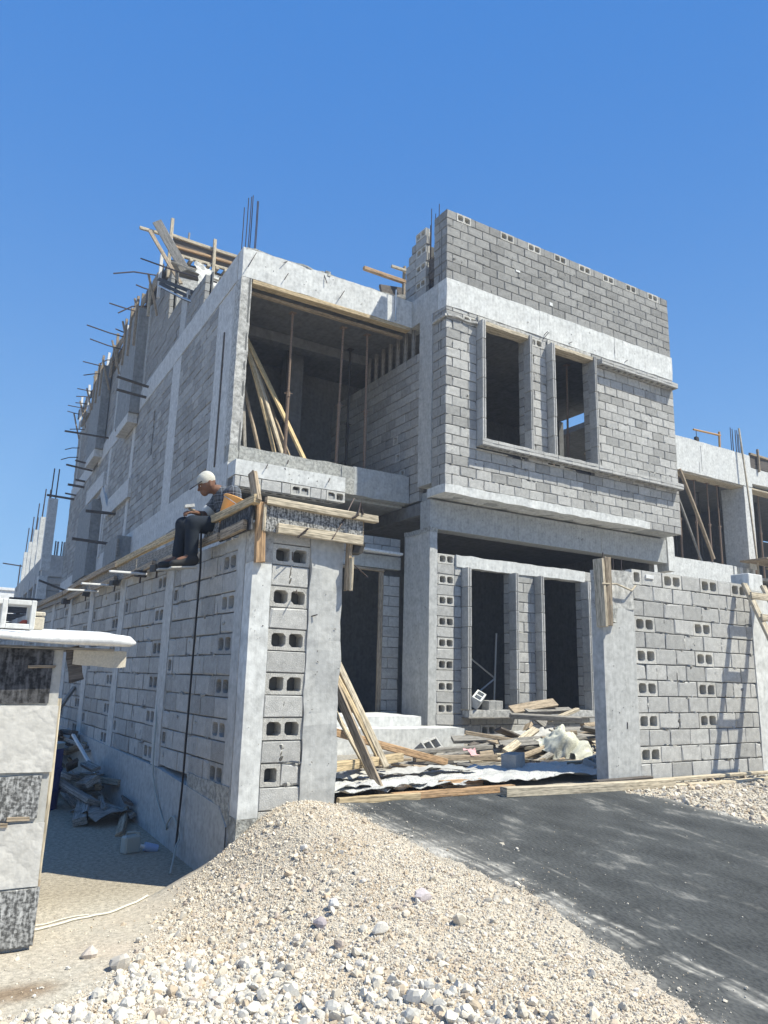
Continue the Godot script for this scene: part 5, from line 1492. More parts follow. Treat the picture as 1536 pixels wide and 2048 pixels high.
# a crumpled sheet lying, draped or bunched: a folded grid with thickness
func cloth(called: String, label: String, category: String, xf: Transform3D, w: float, d: float, m: Material, amp: float, sd: int, tilt := 0.0, bulge := 0.0, group := "") -> void:
	var n := FastNoiseLite.new()
	n.seed = sd; n.frequency = 1.0; n.fractal_octaves = 4
	n.fractal_type = FastNoiseLite.FRACTAL_RIDGED
	var e := FastNoiseLite.new()
	e.seed = sd + 1; e.frequency = 2.0
	var st := SurfaceTool.new()
	st.begin(Mesh.PRIMITIVE_TRIANGLES)
	var ni := maxi(12, int(w / 0.035))
	var nj := maxi(12, int(d / 0.035))
	for side in 2:
		for j in nj + 1:
			for i in ni + 1:
				var u := float(i) / ni - 0.5
				var v := float(j) / nj - 0.5
				var ed := 1.0 + 0.16 * e.get_noise_2d(u * 3, v * 3)
				var x := u * w * ed
				var y := v * d * ed
				var h := e.get_noise_2d(x * 0.9, y * 1.6) * amp * 0.8 + n.get_noise_2d(x * 0.8, y * 1.7) * amp * 0.42 + bulge * maxf(0, 1.0 - 4.0 * (u * u + v * v))
				h += n.get_noise_2d(x * 2.6 + 5, y * 3.1) * amp * 0.1
				st.add_vertex(Vector3(x, h - side * 0.004, y))
	var base := (ni + 1) * (nj + 1)
	for side in 2:
		for j in nj:
			for i in ni:
				var a := side * base + j * (ni + 1) + i
				var q := [a, a + 1, a + ni + 1, a + 1, a + ni + 2, a + ni + 1]
				if side == 1: q.reverse()
				for k in q: st.add_index(k)
	st.generate_normals()
	var o := put(st.commit(), called, m, self, xf * Transform3D(Basis(Vector3.RIGHT, tilt), Vector3.ZERO))
	tag(o, label, category, group)

func loose_block(label: String, p: Vector3, turn: Vector3, m: Material, group := "") -> void:
	# a loose hollow block, 0.4 x 0.2 x 0.2, two open cells
	var key := "loose_block"
	if not cache.has(key):
		var st := new_st()
		for q in [[-0.1825, 0.035, 0.2], [0.0, 0.035, 0.2], [0.1825, 0.035, 0.2]]:
			add_box(st, Vector3(q[1], 0.2, q[2]), 0.005, Transform3D(Basis.IDENTITY, Vector3(q[0], 0, 0)))
		for s in [-1.0, 1.0]:
			for c in [-0.0912, 0.0912]:
				add_box(st, Vector3(0.149, 0.2, 0.035), 0.004, Transform3D(Basis.IDENTITY, Vector3(c, 0, s * 0.0815)))
		cache[key] = done(st)
	var o := put(cache[key], "concrete_block", m, self, Transform3D(Basis.from_euler(turn), p))
	tag(o, label, "concrete block", group)

func build_yard() -> void:
	var g := "planks lying and leaning in the gateway"
	plank("plank", "broad weathered plank leaning in the gateway, its foot in front of the edge boards", "plank", g, Vector3(1.38, 2.0, -1.45), Vector3(1.69, 0.16, -0.12), 0.045, 0.10, M.old_wood, 1.25)
	plank("plank", "tall narrow pale-edged plank leaning in the gateway behind the broad one", "plank", g, Vector3(1.80, 1.85, -1.75), Vector3(2.05, 0.5, -0.75), 0.04, 0.075, M.pale_wood, 0.5)
	plank("plank", "yellow plank leaning between the two weathered ones in the gateway", "plank", g, Vector3(1.74, 1.62, -1.6), Vector3(2.0, 0.6, -0.85), 0.04, 0.06, M.pine, 0.5)
	plank("plank", "short pale plank leaning at the left edge of the gateway", "plank", g, Vector3(1.43, 1.2, -1.0), Vector3(1.72, 0.45, -0.55), 0.035, 0.05, M.pale_wood, 0.4)
	plank("plank", "orange plank slanting down to the right across the gateway", "plank", g, Vector3(1.45, 0.9, -1.25), Vector3(3.62, 0.4, -1.75), 0.09, 0.06, M.orange_pine)
	plank("plank", "bright yellow timber lying level at the left of the gateway", "plank", g, Vector3(1.18, 0.56, -0.45), Vector3(2.47, 0.56, -1.1), 0.1, 0.08, M.pine)
	plank("plank", "yellowish board edging the asphalt at the left end of the gateway", "plank", g, Vector3(1.05, 0.27, -0.03), Vector3(2.02, 0.265, -0.03), 0.11, 0.06, M.pine)
	plank("plank", "orange board edging the asphalt in the middle of the gateway", "plank", g, Vector3(1.7, 0.29, -0.07), Vector3(3.4, 0.285, -0.14), 0.075, 0.07, M.orange_pine)
	plank("plank", "short reddish timber lying on the boards in the middle of the gateway", "plank", g, Vector3(2.4, 0.36, -0.18), Vector3(3.05, 0.345, -0.3), 0.09, 0.08, M.orange_pine)
	plank("beam_timber", "long heavy weathered timber lying along the asphalt edge before the right pillar", "timber", g, Vector3(3.0, 0.30, 0.16), Vector3(5.7, 0.285, 0.24), 0.1, 0.11, M.pale_wood)
	plank("beam_timber", "long timber continuing along the foot of the right boundary wall", "timber", g, Vector3(5.35, 0.22, 0.22), Vector3(8.6, 0.24, 0.3), 0.1, 0.12, M.pale_wood)
	plank("plank", "thin pale batten lying behind the long timber at the wall foot", "plank", g, Vector3(5.5, 0.30, 0.1), Vector3(8.4, 0.31, 0.14), 0.04, 0.07, M.pale_wood)
	plank("plank", "dark strip lying at the foot of the right gate pillar", "plank", g, Vector3(4.5, 0.33, 0.08), Vector3(5.5, 0.34, 0.07), 0.03, 0.1, M.dark_wood)
	plank("plank", "flat pale board lying right of centre behind the white sheeting", "plank", g, Vector3(4.3, 0.36, -1.3), Vector3(6.1, 0.36, -1.5), 0.05, 0.14, M.pale_wood)
	plank("plank", "brown board lying on the yard in front of the steps", "plank", g, Vector3(3.2, 0.44, -1.9), Vector3(4.6, 0.42, -1.9), 0.07, 0.1, M.old_wood)
	plank("plank", "grey board lying behind the brown one in front of the steps", "plank", g, Vector3(2.9, 0.46, -2.4), Vector3(5.0, 0.5, -2.5), 0.06, 0.12, M.grey_wood)
	plank("pipe", "rusty pipe lying slantwise from the step end towards the rubbish heap", "pipe", g, Vector3(4.9, 0.68, -3.0), Vector3(6.2, 0.48, -2.6), 0.06, 0.06, M.old_wood)
	# stakes on the right pillar
	var st := thing("form_stakes", "pair of upright boards clamped to the left edge of the right gate pillar", "formwork", Vector3.ZERO)
	timber(st, "board", Vector3(4.74, 3.07, 0.04), Vector3(4.79, 2.2, 0.02), 0.05, 0.16, M.pale_wood, PI / 2)
	timber(st, "board", Vector3(4.83, 3.1, 0.1), Vector3(4.87, 2.22, 0.06), 0.06, 0.09, M.old_wood, 0.3)
	put(tube_mesh([Vector3(4.7, 2.74, 0.12), Vector3(5.0, 2.76, 0.1), Vector3(5.3, 2.70, 0.08), Vector3(5.42, 2.78, 0.05)], 0.012, 6), "tie_wire", M.pale_wood, st)
	put(rough_mesh(Vector3(0.1, 0.25, 0.12), 0.06, 0.03), "mortar_spill", M.rough_concrete, st, Transform3D(Basis.IDENTITY, Vector3(4.93, 2.36, 0.03)))
	# sheeting
	cloth("white_sheeting", "long crumpled white plastic sheeting spread across the gateway behind the boards", "plastic sheet", Transform3D(Basis(Vector3.UP, 0.08), Vector3(3.2, 0.37, -0.72)), 4.3, 1.1, M.tarp, 0.065, 21)
	cloth("white_sheeting", "narrow twisted roll of white sheeting just behind the gateway's left edge boards", "plastic sheet", Transform3D(Basis(Vector3.UP, -0.03), Vector3(1.85, 0.37, -0.3)), 1.7, 0.42, M.tarp, 0.12, 22)
	cloth("grey_sheeting", "grey sheet of building paper between the white sheetings in the gateway", "plastic sheet", Transform3D(Basis(Vector3.UP, 0.06), Vector3(2.2, 0.44, -0.8)), 2.2, 0.35, M.board_grey, 0.07, 23)
	cloth("plastic_bag", "crumpled translucent white bag standing among the rubbish left of the right pillar", "plastic bag", Transform3D(Basis(Vector3(0, 0, 1), 0.25) * Basis(Vector3.RIGHT, 0.7), Vector3(6.05, 0.5, -2.1)), 0.6, 0.6, M.bag, 0.2, 24, 0.0, 0.25)
	cloth("plastic_bag", "yellowish white sack slumped in front of the translucent bag", "plastic bag", Transform3D(Basis(Vector3(0, 0, 1), -0.3) * Basis(Vector3.RIGHT, 0.5), Vector3(6.28, 0.36, -1.9)), 0.5, 0.55, M.bag, 0.15, 25, 0.0, 0.22)
	cloth("pink_paper", "small crumpled pink paper lying on a board in front of the steps", "paper", Transform3D(Basis(Vector3.RIGHT, 0.6), Vector3(4.22, 0.47, -1.95)), 0.22, 0.2, M.pink, 0.12, 26)
	loose_block("loose grey hollow block sitting in the middle of the gateway behind the white sheeting", Vector3(4.22, 0.46, -1.08), Vector3(0, 0.55, 0), TONES[3])
	loose_block("loose block lying tilted on the white sheeting just left of the right pillar", Vector3(5.5, 0.38, -0.85), Vector3(0.35, 0.3, 0.1), TONES[4])
	loose_block("broken block propped on its corner in front of the lower step", Vector3(4.02, 0.48, -2.75), Vector3(0.9, 0.6, 0.3), TONES[4])
	loose_block("loose block lying flat on the yard below the left ground floor window", Vector3(6.75, 0.4, -4.5), Vector3(PI / 2, 0.1, 0), TONES[3])
	loose_block("loose block lying under the left window sill, partly in the shade", Vector3(7.25, 0.4, -4.6), Vector3(PI / 2, -0.2, 0), TONES[4])
	loose_block("white broken hollow block sitting on the sill of the left ground floor window", Vector3(6.93, 1.12, -5.25), Vector3(0.5, 0.8, 0.4), M.white_concrete)
	loose_block("grey half block lying on the sill of the left ground floor window", Vector3(7.35, 1.0, -5.3), Vector3(0.05, 0.1, 0), TONES[3])
	# jumble of scrap timber under the right window
	var offs := [M.old_wood, M.grey_wood, M.pale_wood, M.grey_wood, M.dark_wood, M.old_wood]
	for k in 52:
		var c := Vector3(rng.randf_range(6.4, 9.6), 0, rng.randf_range(-4.9, -2.3))
		var top := 0.95 * exp(-pow((c.x - 8.0) / 1.3, 2)) * exp(-pow((c.z + 4.2) / 0.9, 2))
		c.y = 0.30 + rng.randf() * top
		var t := rng.randf_range(-0.9, 0.9) + (PI if rng.randf() < 0.5 else 0.0)
		var l := rng.randf_range(0.35, 1.5)
		var d := Vector3(cos(t), rng.randf_range(-0.28, 0.28), sin(t) * 0.7) * l * 0.5
		var m: Material = offs[rng.randi() % 6]
		var lab := "%s %s scrap timber at the %s of the heap, %s" % ["long" if l > 1.0 else "short" if l < 0.65 else "middling", wood_word(m), "left" if c.x < 7.3 else "right" if c.x > 8.5 else "middle", "high on the pile" if c.y > 0.65 else "low at the back" if c.z < -3.6 else "low at the front"]
		plank("scrap_timber", lab, "scrap timber", "scrap timber heap", c - d, c + d, rng.randf_range(0.03, 0.09), rng.randf_range(0.07, 0.2), m, rng.randf_range(-0.7, 0.7))
	for k in 44:
		var c := Vector3(rng.randf_range(4.9, 8.8), 0, rng.randf_range(-3.8, -1.7))
		c.y = 0.30 + rng.randf() * (0.42 * exp(-pow((c.x - 7.0) / 1.3, 2)) + 0.06)
		var t := rng.randf_range(-0.7, 0.7)
		var l := rng.randf_range(0.4, 1.4)
		var d := Vector3(cos(t), rng.randf_range(-0.22, 0.22), sin(t) * 0.7) * l * 0.5
		var m: Material = [M.grey_wood, M.dark_wood, M.grey_wood, M.old_wood][rng.randi() % 4]
		var lab := "%s %s scrap timber strewn in front of the heap, %s part, %s" % ["long" if l > 1.0 else "short" if l < 0.65 else "middling", wood_word(m), "left" if c.x < 6.2 else "right" if c.x > 7.5 else "middle", "raised" if c.y > 0.5 else "low"]
		plank("scrap_timber", lab, "scrap timber", "scrap timber heap", c - d, c + d, rng.randf_range(0.03, 0.08), rng.randf_range(0.07, 0.22), m, rng.randf_range(-0.6, 0.6))
	plank("plank", "pale plank lying across the very top of the scrap heap", "plank", "", Vector3(7.75, 0.78, -4.1), Vector3(8.6, 0.98, -4.2), 0.06, 0.1, M.pale_wood)
	plank("plank", "grey board standing up at a slant behind the top of the scrap heap", "plank", "", Vector3(7.45, 1.02, -4.5), Vector3(7.85, 0.7, -4.3), 0.04, 0.25, M.grey_wood, 0.8)
	plank("plank", "pair-wide pale board propped at the front left of the scrap heap", "plank", "", Vector3(5.3, 0.42, -2.5), Vector3(6.3, 0.72, -2.9), 0.05, 0.13, M.pale_wood, 0.4)
	cloth("grey_sheeting", "grey tarred sheet lying over the front of the scrap heap", "plastic sheet", Transform3D(Basis(Vector3.UP, 0.2) * Basis(Vector3.RIGHT, 0.3), Vector3(7.0, 0.5, -3.3)), 1.7, 0.8, M.board_grey, 0.14, 27)
	for k in 30:
		var c := Vector3(rng.randf_range(1.3, 6.2), 0.31, rng.randf_range(-2.7, -1.2))
		var t := rng.randf_range(-0.5, 0.5)
		var d := Vector3(cos(t), rng.randf_range(-0.03, 0.03), sin(t)) * rng.randf_range(0.1, 0.45)
		var m: Material = offs[rng.randi() % 6]
		var lab := "%s thin splinter of timber strewn %s of the gateway yard, %s" % [wood_word(m), "at the left" if c.x < 2.7 else "at the right" if c.x > 4.6 else "in the middle", "near the boards" if c.z > -1.0 else "half way back" if c.z > -1.9 else "near the steps"]
		plank("scrap_timber", lab, "scrap timber", "splinters strewn in the yard", c - d + Vector3(0, rng.randf() * 0.12, 0), c + d + Vector3(0, rng.randf() * 0.08, 0), rng.randf_range(0.015, 0.05), rng.randf_range(0.03, 0.1), m, rng.randf_range(-0.5, 0.5))
	# scaffold brace seen through the left ground floor window
	var b := thing("scaffold_brace", "crossed scaffold tubes seen through the left ground floor window", "scaffold brace", Vector3.ZERO)
	put(tube_mesh([Vector3(7.6, 2.4, -7.2), Vector3(9.0, 1.55, -7.2)], 0.02, 6), "tube", M.galv, b)
	put(tube_mesh([Vector3(7.7, 0.7, -7.2), Vector3(9.0, 1.55, -7.2)], 0.02, 6), "tube", M.galv, b)
	put(tube_mesh([Vector3(8.95, 0.64, -7.2), Vector3(9.05, 2.6, -7.2)], 0.025, 6), "tube", M.galv, b)

func build_ladder() -> void:
	var l := thing("ladder", "rough pale timber ladder leaning on the right boundary wall at the picture edge", "ladder", Vector3(7.74, 2.98, 0.12))
	var d := Vector3(-0.126, -1.0, 0.48)
	for x in [0.0, 0.47]:
		timber(l, "rail", Vector3(x, 0, 0) - d * 0.02, Vector3(x, 0, 0) + d * 2.72, 0.05, 0.09, M.pale_wood)
	for k in 8:
		var p := d * (0.17 + k * 0.335)
		timber(l, "rung", p + Vector3(-0.05, 0.0, 0.05), p + Vector3(0.52, 0.0, 0.05), 0.1, 0.035, M.pale_wood)

func build_shed() -> void:
	var s := thing("shed", "low site shed at the left, patched with stained boards under a white sheet roof", "shed", Vector3.ZERO)
	var z := 1.037
	var x1 := -1.785
	rbox(s, "front_wall", -3.4, x1, -0.45, 1.62, z - 0.06, z - 0.012, M.board_grey, Transform3D(), 0.004, 0.2)
	cbox(s, "side_wall", x1 - 0.03, x1 - 0.004, -0.45, 1.62, z - 2.0, z - 0.065, M.grey_wood)
	rbox(s, "stained_panel", -3.4, -1.845, 1.255, 1.62, z - 0.01, z + 0.004, M.ply_dark, Transform3D(), 0.004, 0.2)
	rbox(s, "sheet_cover", -3.4, x1 + 0.008, 0.80, 1.24, z - 0.008, z + 0.014, M.cloth_cover, Transform3D(), 0.004, 0.14)
	rbox(s, "stained_panel", -3.4, -1.835, 0.50, 0.775, z - 0.01, z + 0.012, M.ply_stained, Transform3D(), 0.006, 0.12)
	for q in [[-3.4, -2.3, 0.48], [-2.3, -2.02, 0.47], [-2.02, -1.88, 0.505]]:
		rbox(s, "torn_edge", q[0], q[1], q[2] - 0.012, q[2] + 0.014, z - 0.008, z + 0.016, M.old_wood, Transform3D(), 0.008, 0.06)
	rbox(s, "sheet_cover", -3.4, x1 + 0.004, 0.07, 0.47, z - 0.009, z + 0.006, M.cloth_cover, Transform3D(), 0.004, 0.14)
	rbox(s, "stained_panel", -3.4, x1 + 0.014, -0.28, 0.06, z - 0.009, z + 0.03, M.ply_stained, Transform3D(), 0.008, 0.12)
	timber(s, "edge_batten", Vector3(x1 + 0.01, 1.28, z - 0.04), Vector3(x1 + 0.005, 0.1, z - 0.04), 0.03, 0.035, M.pale_wood)
	timber(s, "edge_batten", Vector3(x1 + 0.012, 0.25, z - 0.12), Vector3(x1 + 0.012, -0.42, z - 0.12), 0.03, 0.05, M.old_wood)
	timber(s, "edge_strip", Vector3(-2.0, 1.50, z + 0.012), Vector3(-1.83, 1.505, z + 0.008), 0.018, 0.012, M.old_wood)
	# white sheet roof with a rolled front edge
	var st := SurfaceTool.new()
	st.begin(Mesh.PRIMITIVE_TRIANGLES)
	var n := 40
	for i in n + 1:
		var t := float(i) / n
		var x := lerpf(-3.6, -1.30, t)
		var dip := 0.012 * sin(x * 7.0)
		var prof := [Vector2(z - 0.75, 1.80), Vector2(z - 0.1, 1.745 + dip), Vector2(z + 0.12, 1.735 + dip), Vector2(z + 0.16, 1.722), Vector2(z + 0.165, 1.708 - 0.032 * sstep(0.45, 0.8, t) + dip), Vector2(z + 0.14, 1.692 - 0.034 * sstep(0.45, 0.8, t)), Vector2(z + 0.1, 1.696), Vector2(z - 0.1, 1.72), Vector2(z - 0.75, 1.775)]
		var cl := sqrt(maxf(0.0, 1.0 - pow(maxf(0.0, (t - 0.96) / 0.04), 2.0)))
		for q in prof: st.add_vertex(Vector3(x, lerpf(1.69, q.y, 0.25 + 0.75 * cl), lerpf(z, q.x, 0.35 + 0.65 * cl)))
	for i in n:
		for k in 8:
			var a := i * 9 + k
			for q in [a, a + 1, a + 9, a + 1, a + 10, a + 9]: st.add_index(q)
	st.generate_normals()
	put(st.commit(), "roof_sheet", M.white_sheet, s)
	cbox(s, "roof_deck", -3.5, -1.45, 1.625, 1.642, z - 0.7, z + 0.06, M.grey_wood)
	rbox(s, "hanging_flap", -1.72, -1.36, 1.53, 1.64, z + 0.02, z + 0.03, M.cream, Transform3D(), 0.02, 0.05)
	put(rough_mesh(Vector3(0.09, 0.24, 0.1), 0.06, 0.02), "rafter_end", M.dark_wood, s, Transform3D(Basis(Vector3(0, 0, 1), 0.2), Vector3(-1.70, 1.53, z - 0.04)))
	loose_block("pale hollow block lying on its side on the shed roof, its cell open", Vector3(-2.21, 1.85, z + 0.0), Vector3(PI / 2, 0.03, 0), M.white_concrete)
	# a cream tin beside it
	var t := thing("cream_tin", "cream coloured square tin with a rounded lid on the shed roof", "tin", Vector3(-1.985, 1.755, z - 0.02))
	put(box_mesh(Vector3(0.095, 0.09, 0.08), 0.008), "body", M.cream, t, Transform3D(Basis.IDENTITY, Vector3(0, 0.045, 0)))
	put(box_mesh(Vector3(0.10, 0.03, 0.085), 0.013), "lid", M.cream, t, Transform3D(Basis.IDENTITY, Vector3(0, 0.11, 0)))
	var ball := SphereMesh.new()
	ball.radius = 0.035; ball.height = 0.065; ball.radial_segments = 20; ball.rings = 10
	tag(put(ball, "red_float", M.red, self, Transform3D(Basis.IDENTITY, Vector3(-2.058, 1.79, z - 0.04))), "small round red object between the block and the cream tin on the shed roof", "red ball")

func build_alley() -> void:
	var b := thing("blue_barrel", "blue plastic barrel with a pale lid standing in the shade behind the shed", "barrel", Vector3(-1.1, -0.32, -4.3))
	var cy := func(r: float, h: float): 
		var c := CylinderMesh.new(); c.top_radius = r; c.bottom_radius = r * 0.97; c.height = h; c.radial_segments = 24
		return c
	put(cy.call(0.27, 0.8), "body", M.blue, b, Transform3D(Basis.IDENTITY, Vector3(0, 0.4, 0)))
	put(cy.call(0.285, 0.05), "hoop", M.blue, b, Transform3D(Basis.IDENTITY, Vector3(0, 0.52, 0)))
	put(cy.call(0.285, 0.05), "hoop", M.blue, b, Transform3D(Basis.IDENTITY, Vector3(0, 0.26, 0)))
	put(cy.call(0.28, 0.07), "lid", M.pale_plastic, b, Transform3D(Basis.IDENTITY, Vector3(0, 0.83, 0)))
	put(box_mesh(Vector3(0.14, 0.1, 0.02), 0.004), "label_patch", M.pale_plastic, b, Transform3D(Basis.IDENTITY, Vector3(0.02, 0.3, 0.27)))
	var g := thing("jerrycan", "pale grey plastic jerrycan standing in the alley shade", "jerrycan", Vector3(-0.47, -0.39, -1.8))
	g.scale = Vector3.ONE * 0.8
	put(box_mesh(Vector3(0.23, 0.22, 0.14), 0.02), "body", M.pale_plastic, g, Transform3D(Basis(Vector3.UP, 0.3), Vector3(0, 0.11, 0)))
	put(tube_mesh([Vector3(-0.08, 0.21, 0), Vector3(-0.06, 0.26, 0), Vector3(0.06, 0.26, 0), Vector3(0.08, 0.21, 0)], 0.014, 8), "handle", M.pale_plastic, g)
	put(cy.call(0.02, 0.04), "cap", M.pale_plastic, g, Transform3D(Basis.IDENTITY, Vector3(0.09, 0.24, 0)))
	var c := thing("water_bottle", "small clear and blue bottle beside the jerrycan", "bottle", Vector3(-0.26, -0.4, -1.78))
	put(cy.call(0.045, 0.14), "body", M.pale_blue, c, Transform3D(Basis(Vector3(0, 0, 1), 1.3), Vector3(0, 0.05, 0)))
	put(cy.call(0.02, 0.05), "cap", M.white_sheet, c, Transform3D(Basis(Vector3(0, 0, 1), 1.3), Vector3(-0.09, 0.07, 0)))
	# hanging cables
	var o := put(tube_mesh([Vector3(-0.22, 3.2, -1.05), Vector3(-0.17, 2.6, -1.1), Vector3(-0.13, 1.4, -1.25), Vector3(-0.11, 0.3, -1.33), Vector3(-0.12, -0.3, -1.36), Vector3(-0.2, -0.42, -1.2)], 0.011, 6), "cable", M.black_rubber, self)
	tag(o, "black cable hanging straight down the shaded wall from the seated worker", "cable")
	var pts := []
	for k in 15:
		var t := k / 14.0
		pts.append(Vector3(-0.07 - 0.05 * sin(t * 3.1), 1.15 - 1.35 * t, -2.72 + 0.85 * t * t + 0.1 * sin(t * 6)))
	for k in 8:
		var t := (k + 1) / 8.0
		pts.append(Vector3(-0.1, -0.2 + 0.18 * sin(t * PI), -1.87 + 0.55 * t))
	for k in 6:
		var t := (k + 1) / 6.0
		pts.append(Vector3(-0.12 - 0.2 * t, -0.2 - 0.2 * t, -1.32 + 0.5 * t))
	tag(put(tube_mesh(pts, 0.010, 6), "hose", M.pale_plastic, self), "grey hose hanging in a loop against the shaded plinth", "hose")
	pts = []
	for k in 20:
		var t := k / 19.0
		var x := lerpf(-0.72, -1.9, t)
		var z := lerpf(-0.1, 0.62, t) + 0.05 * sin(t * 5)
		pts.append(Vector3(x, gy(x, z) + 0.012, z))
	tag(put(tube_mesh(pts, 0.009, 6), "rope", M.hose, self), "thick pale rope lying across the sunlit sand in front of the alley", "rope")
	pts = []
	for k in 14:
		var t := k / 13.0
		var x := lerpf(-1.25, -1.9, t)
		var z := lerpf(0.18, 0.42, t) - 0.05 * sin(t * 3)
		pts.append(Vector3(x, gy(x, z) + 0.008, z))
	tag(put(tube_mesh(pts, 0.006, 6), "rope", M.hose, self), "thinner end of rope branching off beside the shed's foot", "rope")
	# lumber heap in the shade
	for k in 42:
		var z := rng.randf_range(-8.5, -2.9)
		var x := rng.randf_range(-0.72, -0.12)
		var y := gy(x, z) + rng.randf() * clampf(-z - 2.8, 0, 3) * 0.2
		var t := rng.randf_range(0.9, 2.1)
		var d := Vector3(cos(t) * 0.6, rng.randf_range(-0.2, 0.2), sin(t)) * rng.randf_range(0.2, 0.7)
		var p := Vector3(x, y + 0.05, z)
		var m: Material = [M.old_wood, M.grey_wood, M.grey_wood, M.dark_wood][rng.randi() % 4]
		var lab := "%s scrap timber in the shaded alley pile, %s, %s, %s" % [wood_word(m), "near end" if z > -5 else "far end" if z < -7.4 else "middle part", "by the wall" if x > -0.45 else "outer side", "low" if y < gy(x, z) + 0.2 else "high"]
		plank("scrap_timber", lab, "scrap timber", "scrap pile in the alley", p - d, p + d, rng.randf_range(0.03, 0.09), rng.randf_range(0.06, 0.2), m, rng.randf_range(-0.6, 0.6))
	plank("pole", "grey pole leaning against the alley wall above the scrap pile", "pole", "", Vector3(-0.22, 1.2, -7.6), Vector3(-1.0, 0.0, -7.0), 0.06, 0.06, M.grey_wood)
	plank("lath", "pale lath leaning on the scrap pile in the alley", "lath", "", Vector3(-0.42, 0.5, -6.1), Vector3(-0.18, 0.0, -5.3), 0.035, 0.05, M.white_sheet)
	cloth("grey_sheeting", "dusty sheet thrown over the near end of the alley scrap pile", "plastic sheet", Transform3D(Basis(Vector3.UP, 0.4), Vector3(-0.5, -0.22, -3.3)), 0.5, 0.6, M.grey_wood, 0.12, 28)

# ---------------------------------------------------------------- the worker
# joints with radii, joined by a smooth minimum and meshed by surface nets
func body_mesh(bones: Array, blend: float, cell: float) -> ArrayMesh:
	var lo := Vector3.INF
	var hi := -Vector3.INF
	for b in bones:
		var r: float = maxf(b[2], b[3]) + blend + cell * 2
		for p in [b[0], b[1]]:
			lo = lo.min(p - Vector3(r, r, r))
			hi = hi.max(p + Vector3(r, r, r))
	var nx := int((hi.x - lo.x) / cell) + 2
	var ny := int((hi.y - lo.y) / cell) + 2
	var nz := int((hi.z - lo.z) / cell) + 2
	var f := PackedFloat32Array()
	f.resize(nx * ny * nz)
	f.fill(1.0)
	for b in bones:
		var a: Vector3 = b[0]
		var e: Vector3 = b[1]
		var ra: float = b[2]
		var rb: float = b[3]
		var ab := e - a
		var l2 := maxf(ab.length_squared(), 1e-8)
		var r: float = maxf(ra, rb) + blend + cell * 2
		var q0: Vector3 = (a.min(e) - Vector3(r, r, r) - lo) / cell
		var q1: Vector3 = (a.max(e) + Vector3(r, r, r) - lo) / cell
		for k in range(maxi(0, int(q0.z)), mini(nz, int(q1.z) + 1)):
			for j in range(maxi(0, int(q0.y)), mini(ny, int(q1.y) + 1)):
				var row := (k * ny + j) * nx
				for i in range(maxi(0, int(q0.x)), mini(nx, int(q1.x) + 1)):
					var p := lo + Vector3(i, j, k) * cell
					var t := clampf((p - a).dot(ab) / l2, 0.0, 1.0)
					var d := (p - a - ab * t).length() - lerpf(ra, rb, t)
					var o := f[row + i]
					var h := maxf(blend - absf(o - d), 0.0) / blend
					f[row + i] = minf(o, d) - h * h * blend * 0.25
	var st := SurfaceTool.new()
	st.begin(Mesh.PRIMITIVE_TRIANGLES)
	st.set_smooth_group(0)
	var ids := {}
	var off := [0, 1, nx, nx + 1, nx * ny, nx * ny + 1, nx * ny + nx, nx * ny + nx + 1]
	var edges := [[0, 1], [2, 3], [4, 5], [6, 7], [0, 2], [1, 3], [4, 6], [5, 7], [0, 4], [1, 5], [2, 6], [3, 7]]
	var count := 0
	for k in nz - 1:
		for j in ny - 1:
			for i in nx - 1:
				var at := (k * ny + j) * nx + i
				var m := 0
				for c in 8:
					if f[at + off[c]] < 0.0: m |= 1 << c
				if m == 0 or m == 255: continue
				var s := Vector3.ZERO
				var n := 0
				for e in edges:
					var va := f[at + off[e[0]]]
					var vb := f[at + off[e[1]]]
					if (va < 0.0) == (vb < 0.0): continue
					var t := va / (va - vb)
					var pa := Vector3(e[0] & 1, (e[0] >> 1) & 1, e[0] >> 2)
					var pb := Vector3(e[1] & 1, (e[1] >> 1) & 1, e[1] >> 2)
					s += pa.lerp(pb, t)
					n += 1
				ids[at] = count
				count += 1
				st.add_vertex(lo + (Vector3(i, j, k) + s / n) * cell)
	var sx := 1
	var sy := nx
	var sz := nx * ny
	for at in ids:
		var inside: bool = f[at] < 0.0
		for e in [[sx, sy, sz], [sy, sz, sx], [sz, sx, sy]]:
			if inside == (f[at + e[0]] < 0.0): continue
			var a = ids.get(at)
			var b = ids.get(at - e[1])
			var c = ids.get(at - e[1] - e[2])
			var d = ids.get(at - e[2])
			if b == null or c == null or d == null: continue
			var q := [a, b, c, a, c, d] if not inside else [a, c, b, a, d, c]
			for v in q: st.add_index(v)
	st.generate_normals()
	return st.commit()

func hand_bones(wrist: Vector3, dir: Vector3, nrml: Vector3, curl: float, thumb: float) -> Array:
	var d := dir.normalized()
	var n := (nrml - d * nrml.dot(d)).normalized()
	var s := d.cross(n)
	var out := []
	var palm := wrist + d * 0.05
	for k in 4:
		out.append([wrist, palm + s * (k - 1.5) * 0.02 + d * 0.035, 0.018, 0.013])
	var ln := [0.07, 0.08, 0.075, 0.058]
	for k in 4:
		var p: Vector3 = palm + s * (k - 1.5) * 0.021 + d * 0.035
		var dd := d
		for seg in 3:
			dd = dd.rotated(s, -curl * (0.5 + 0.4 * seg)).normalized()
			var q: Vector3 = p + dd * ln[k] * [0.45, 0.32, 0.23][seg]
			out.append([p, q, 0.0095 - seg * 0.0008, 0.0087 - seg * 0.0008])
			p = q
	var tp := wrist + d * 0.025 - s * thumb * 0.025
	var td := (d * 0.75 - s * thumb * 0.7 - n * 0.35).normalized()
	out.append([tp, tp + td * 0.045, 0.014, 0.011])
	out.append([tp + td * 0.045, tp + td * 0.045 + (td + d * 0.6).normalized() * 0.032, 0.011, 0.009])
	return out

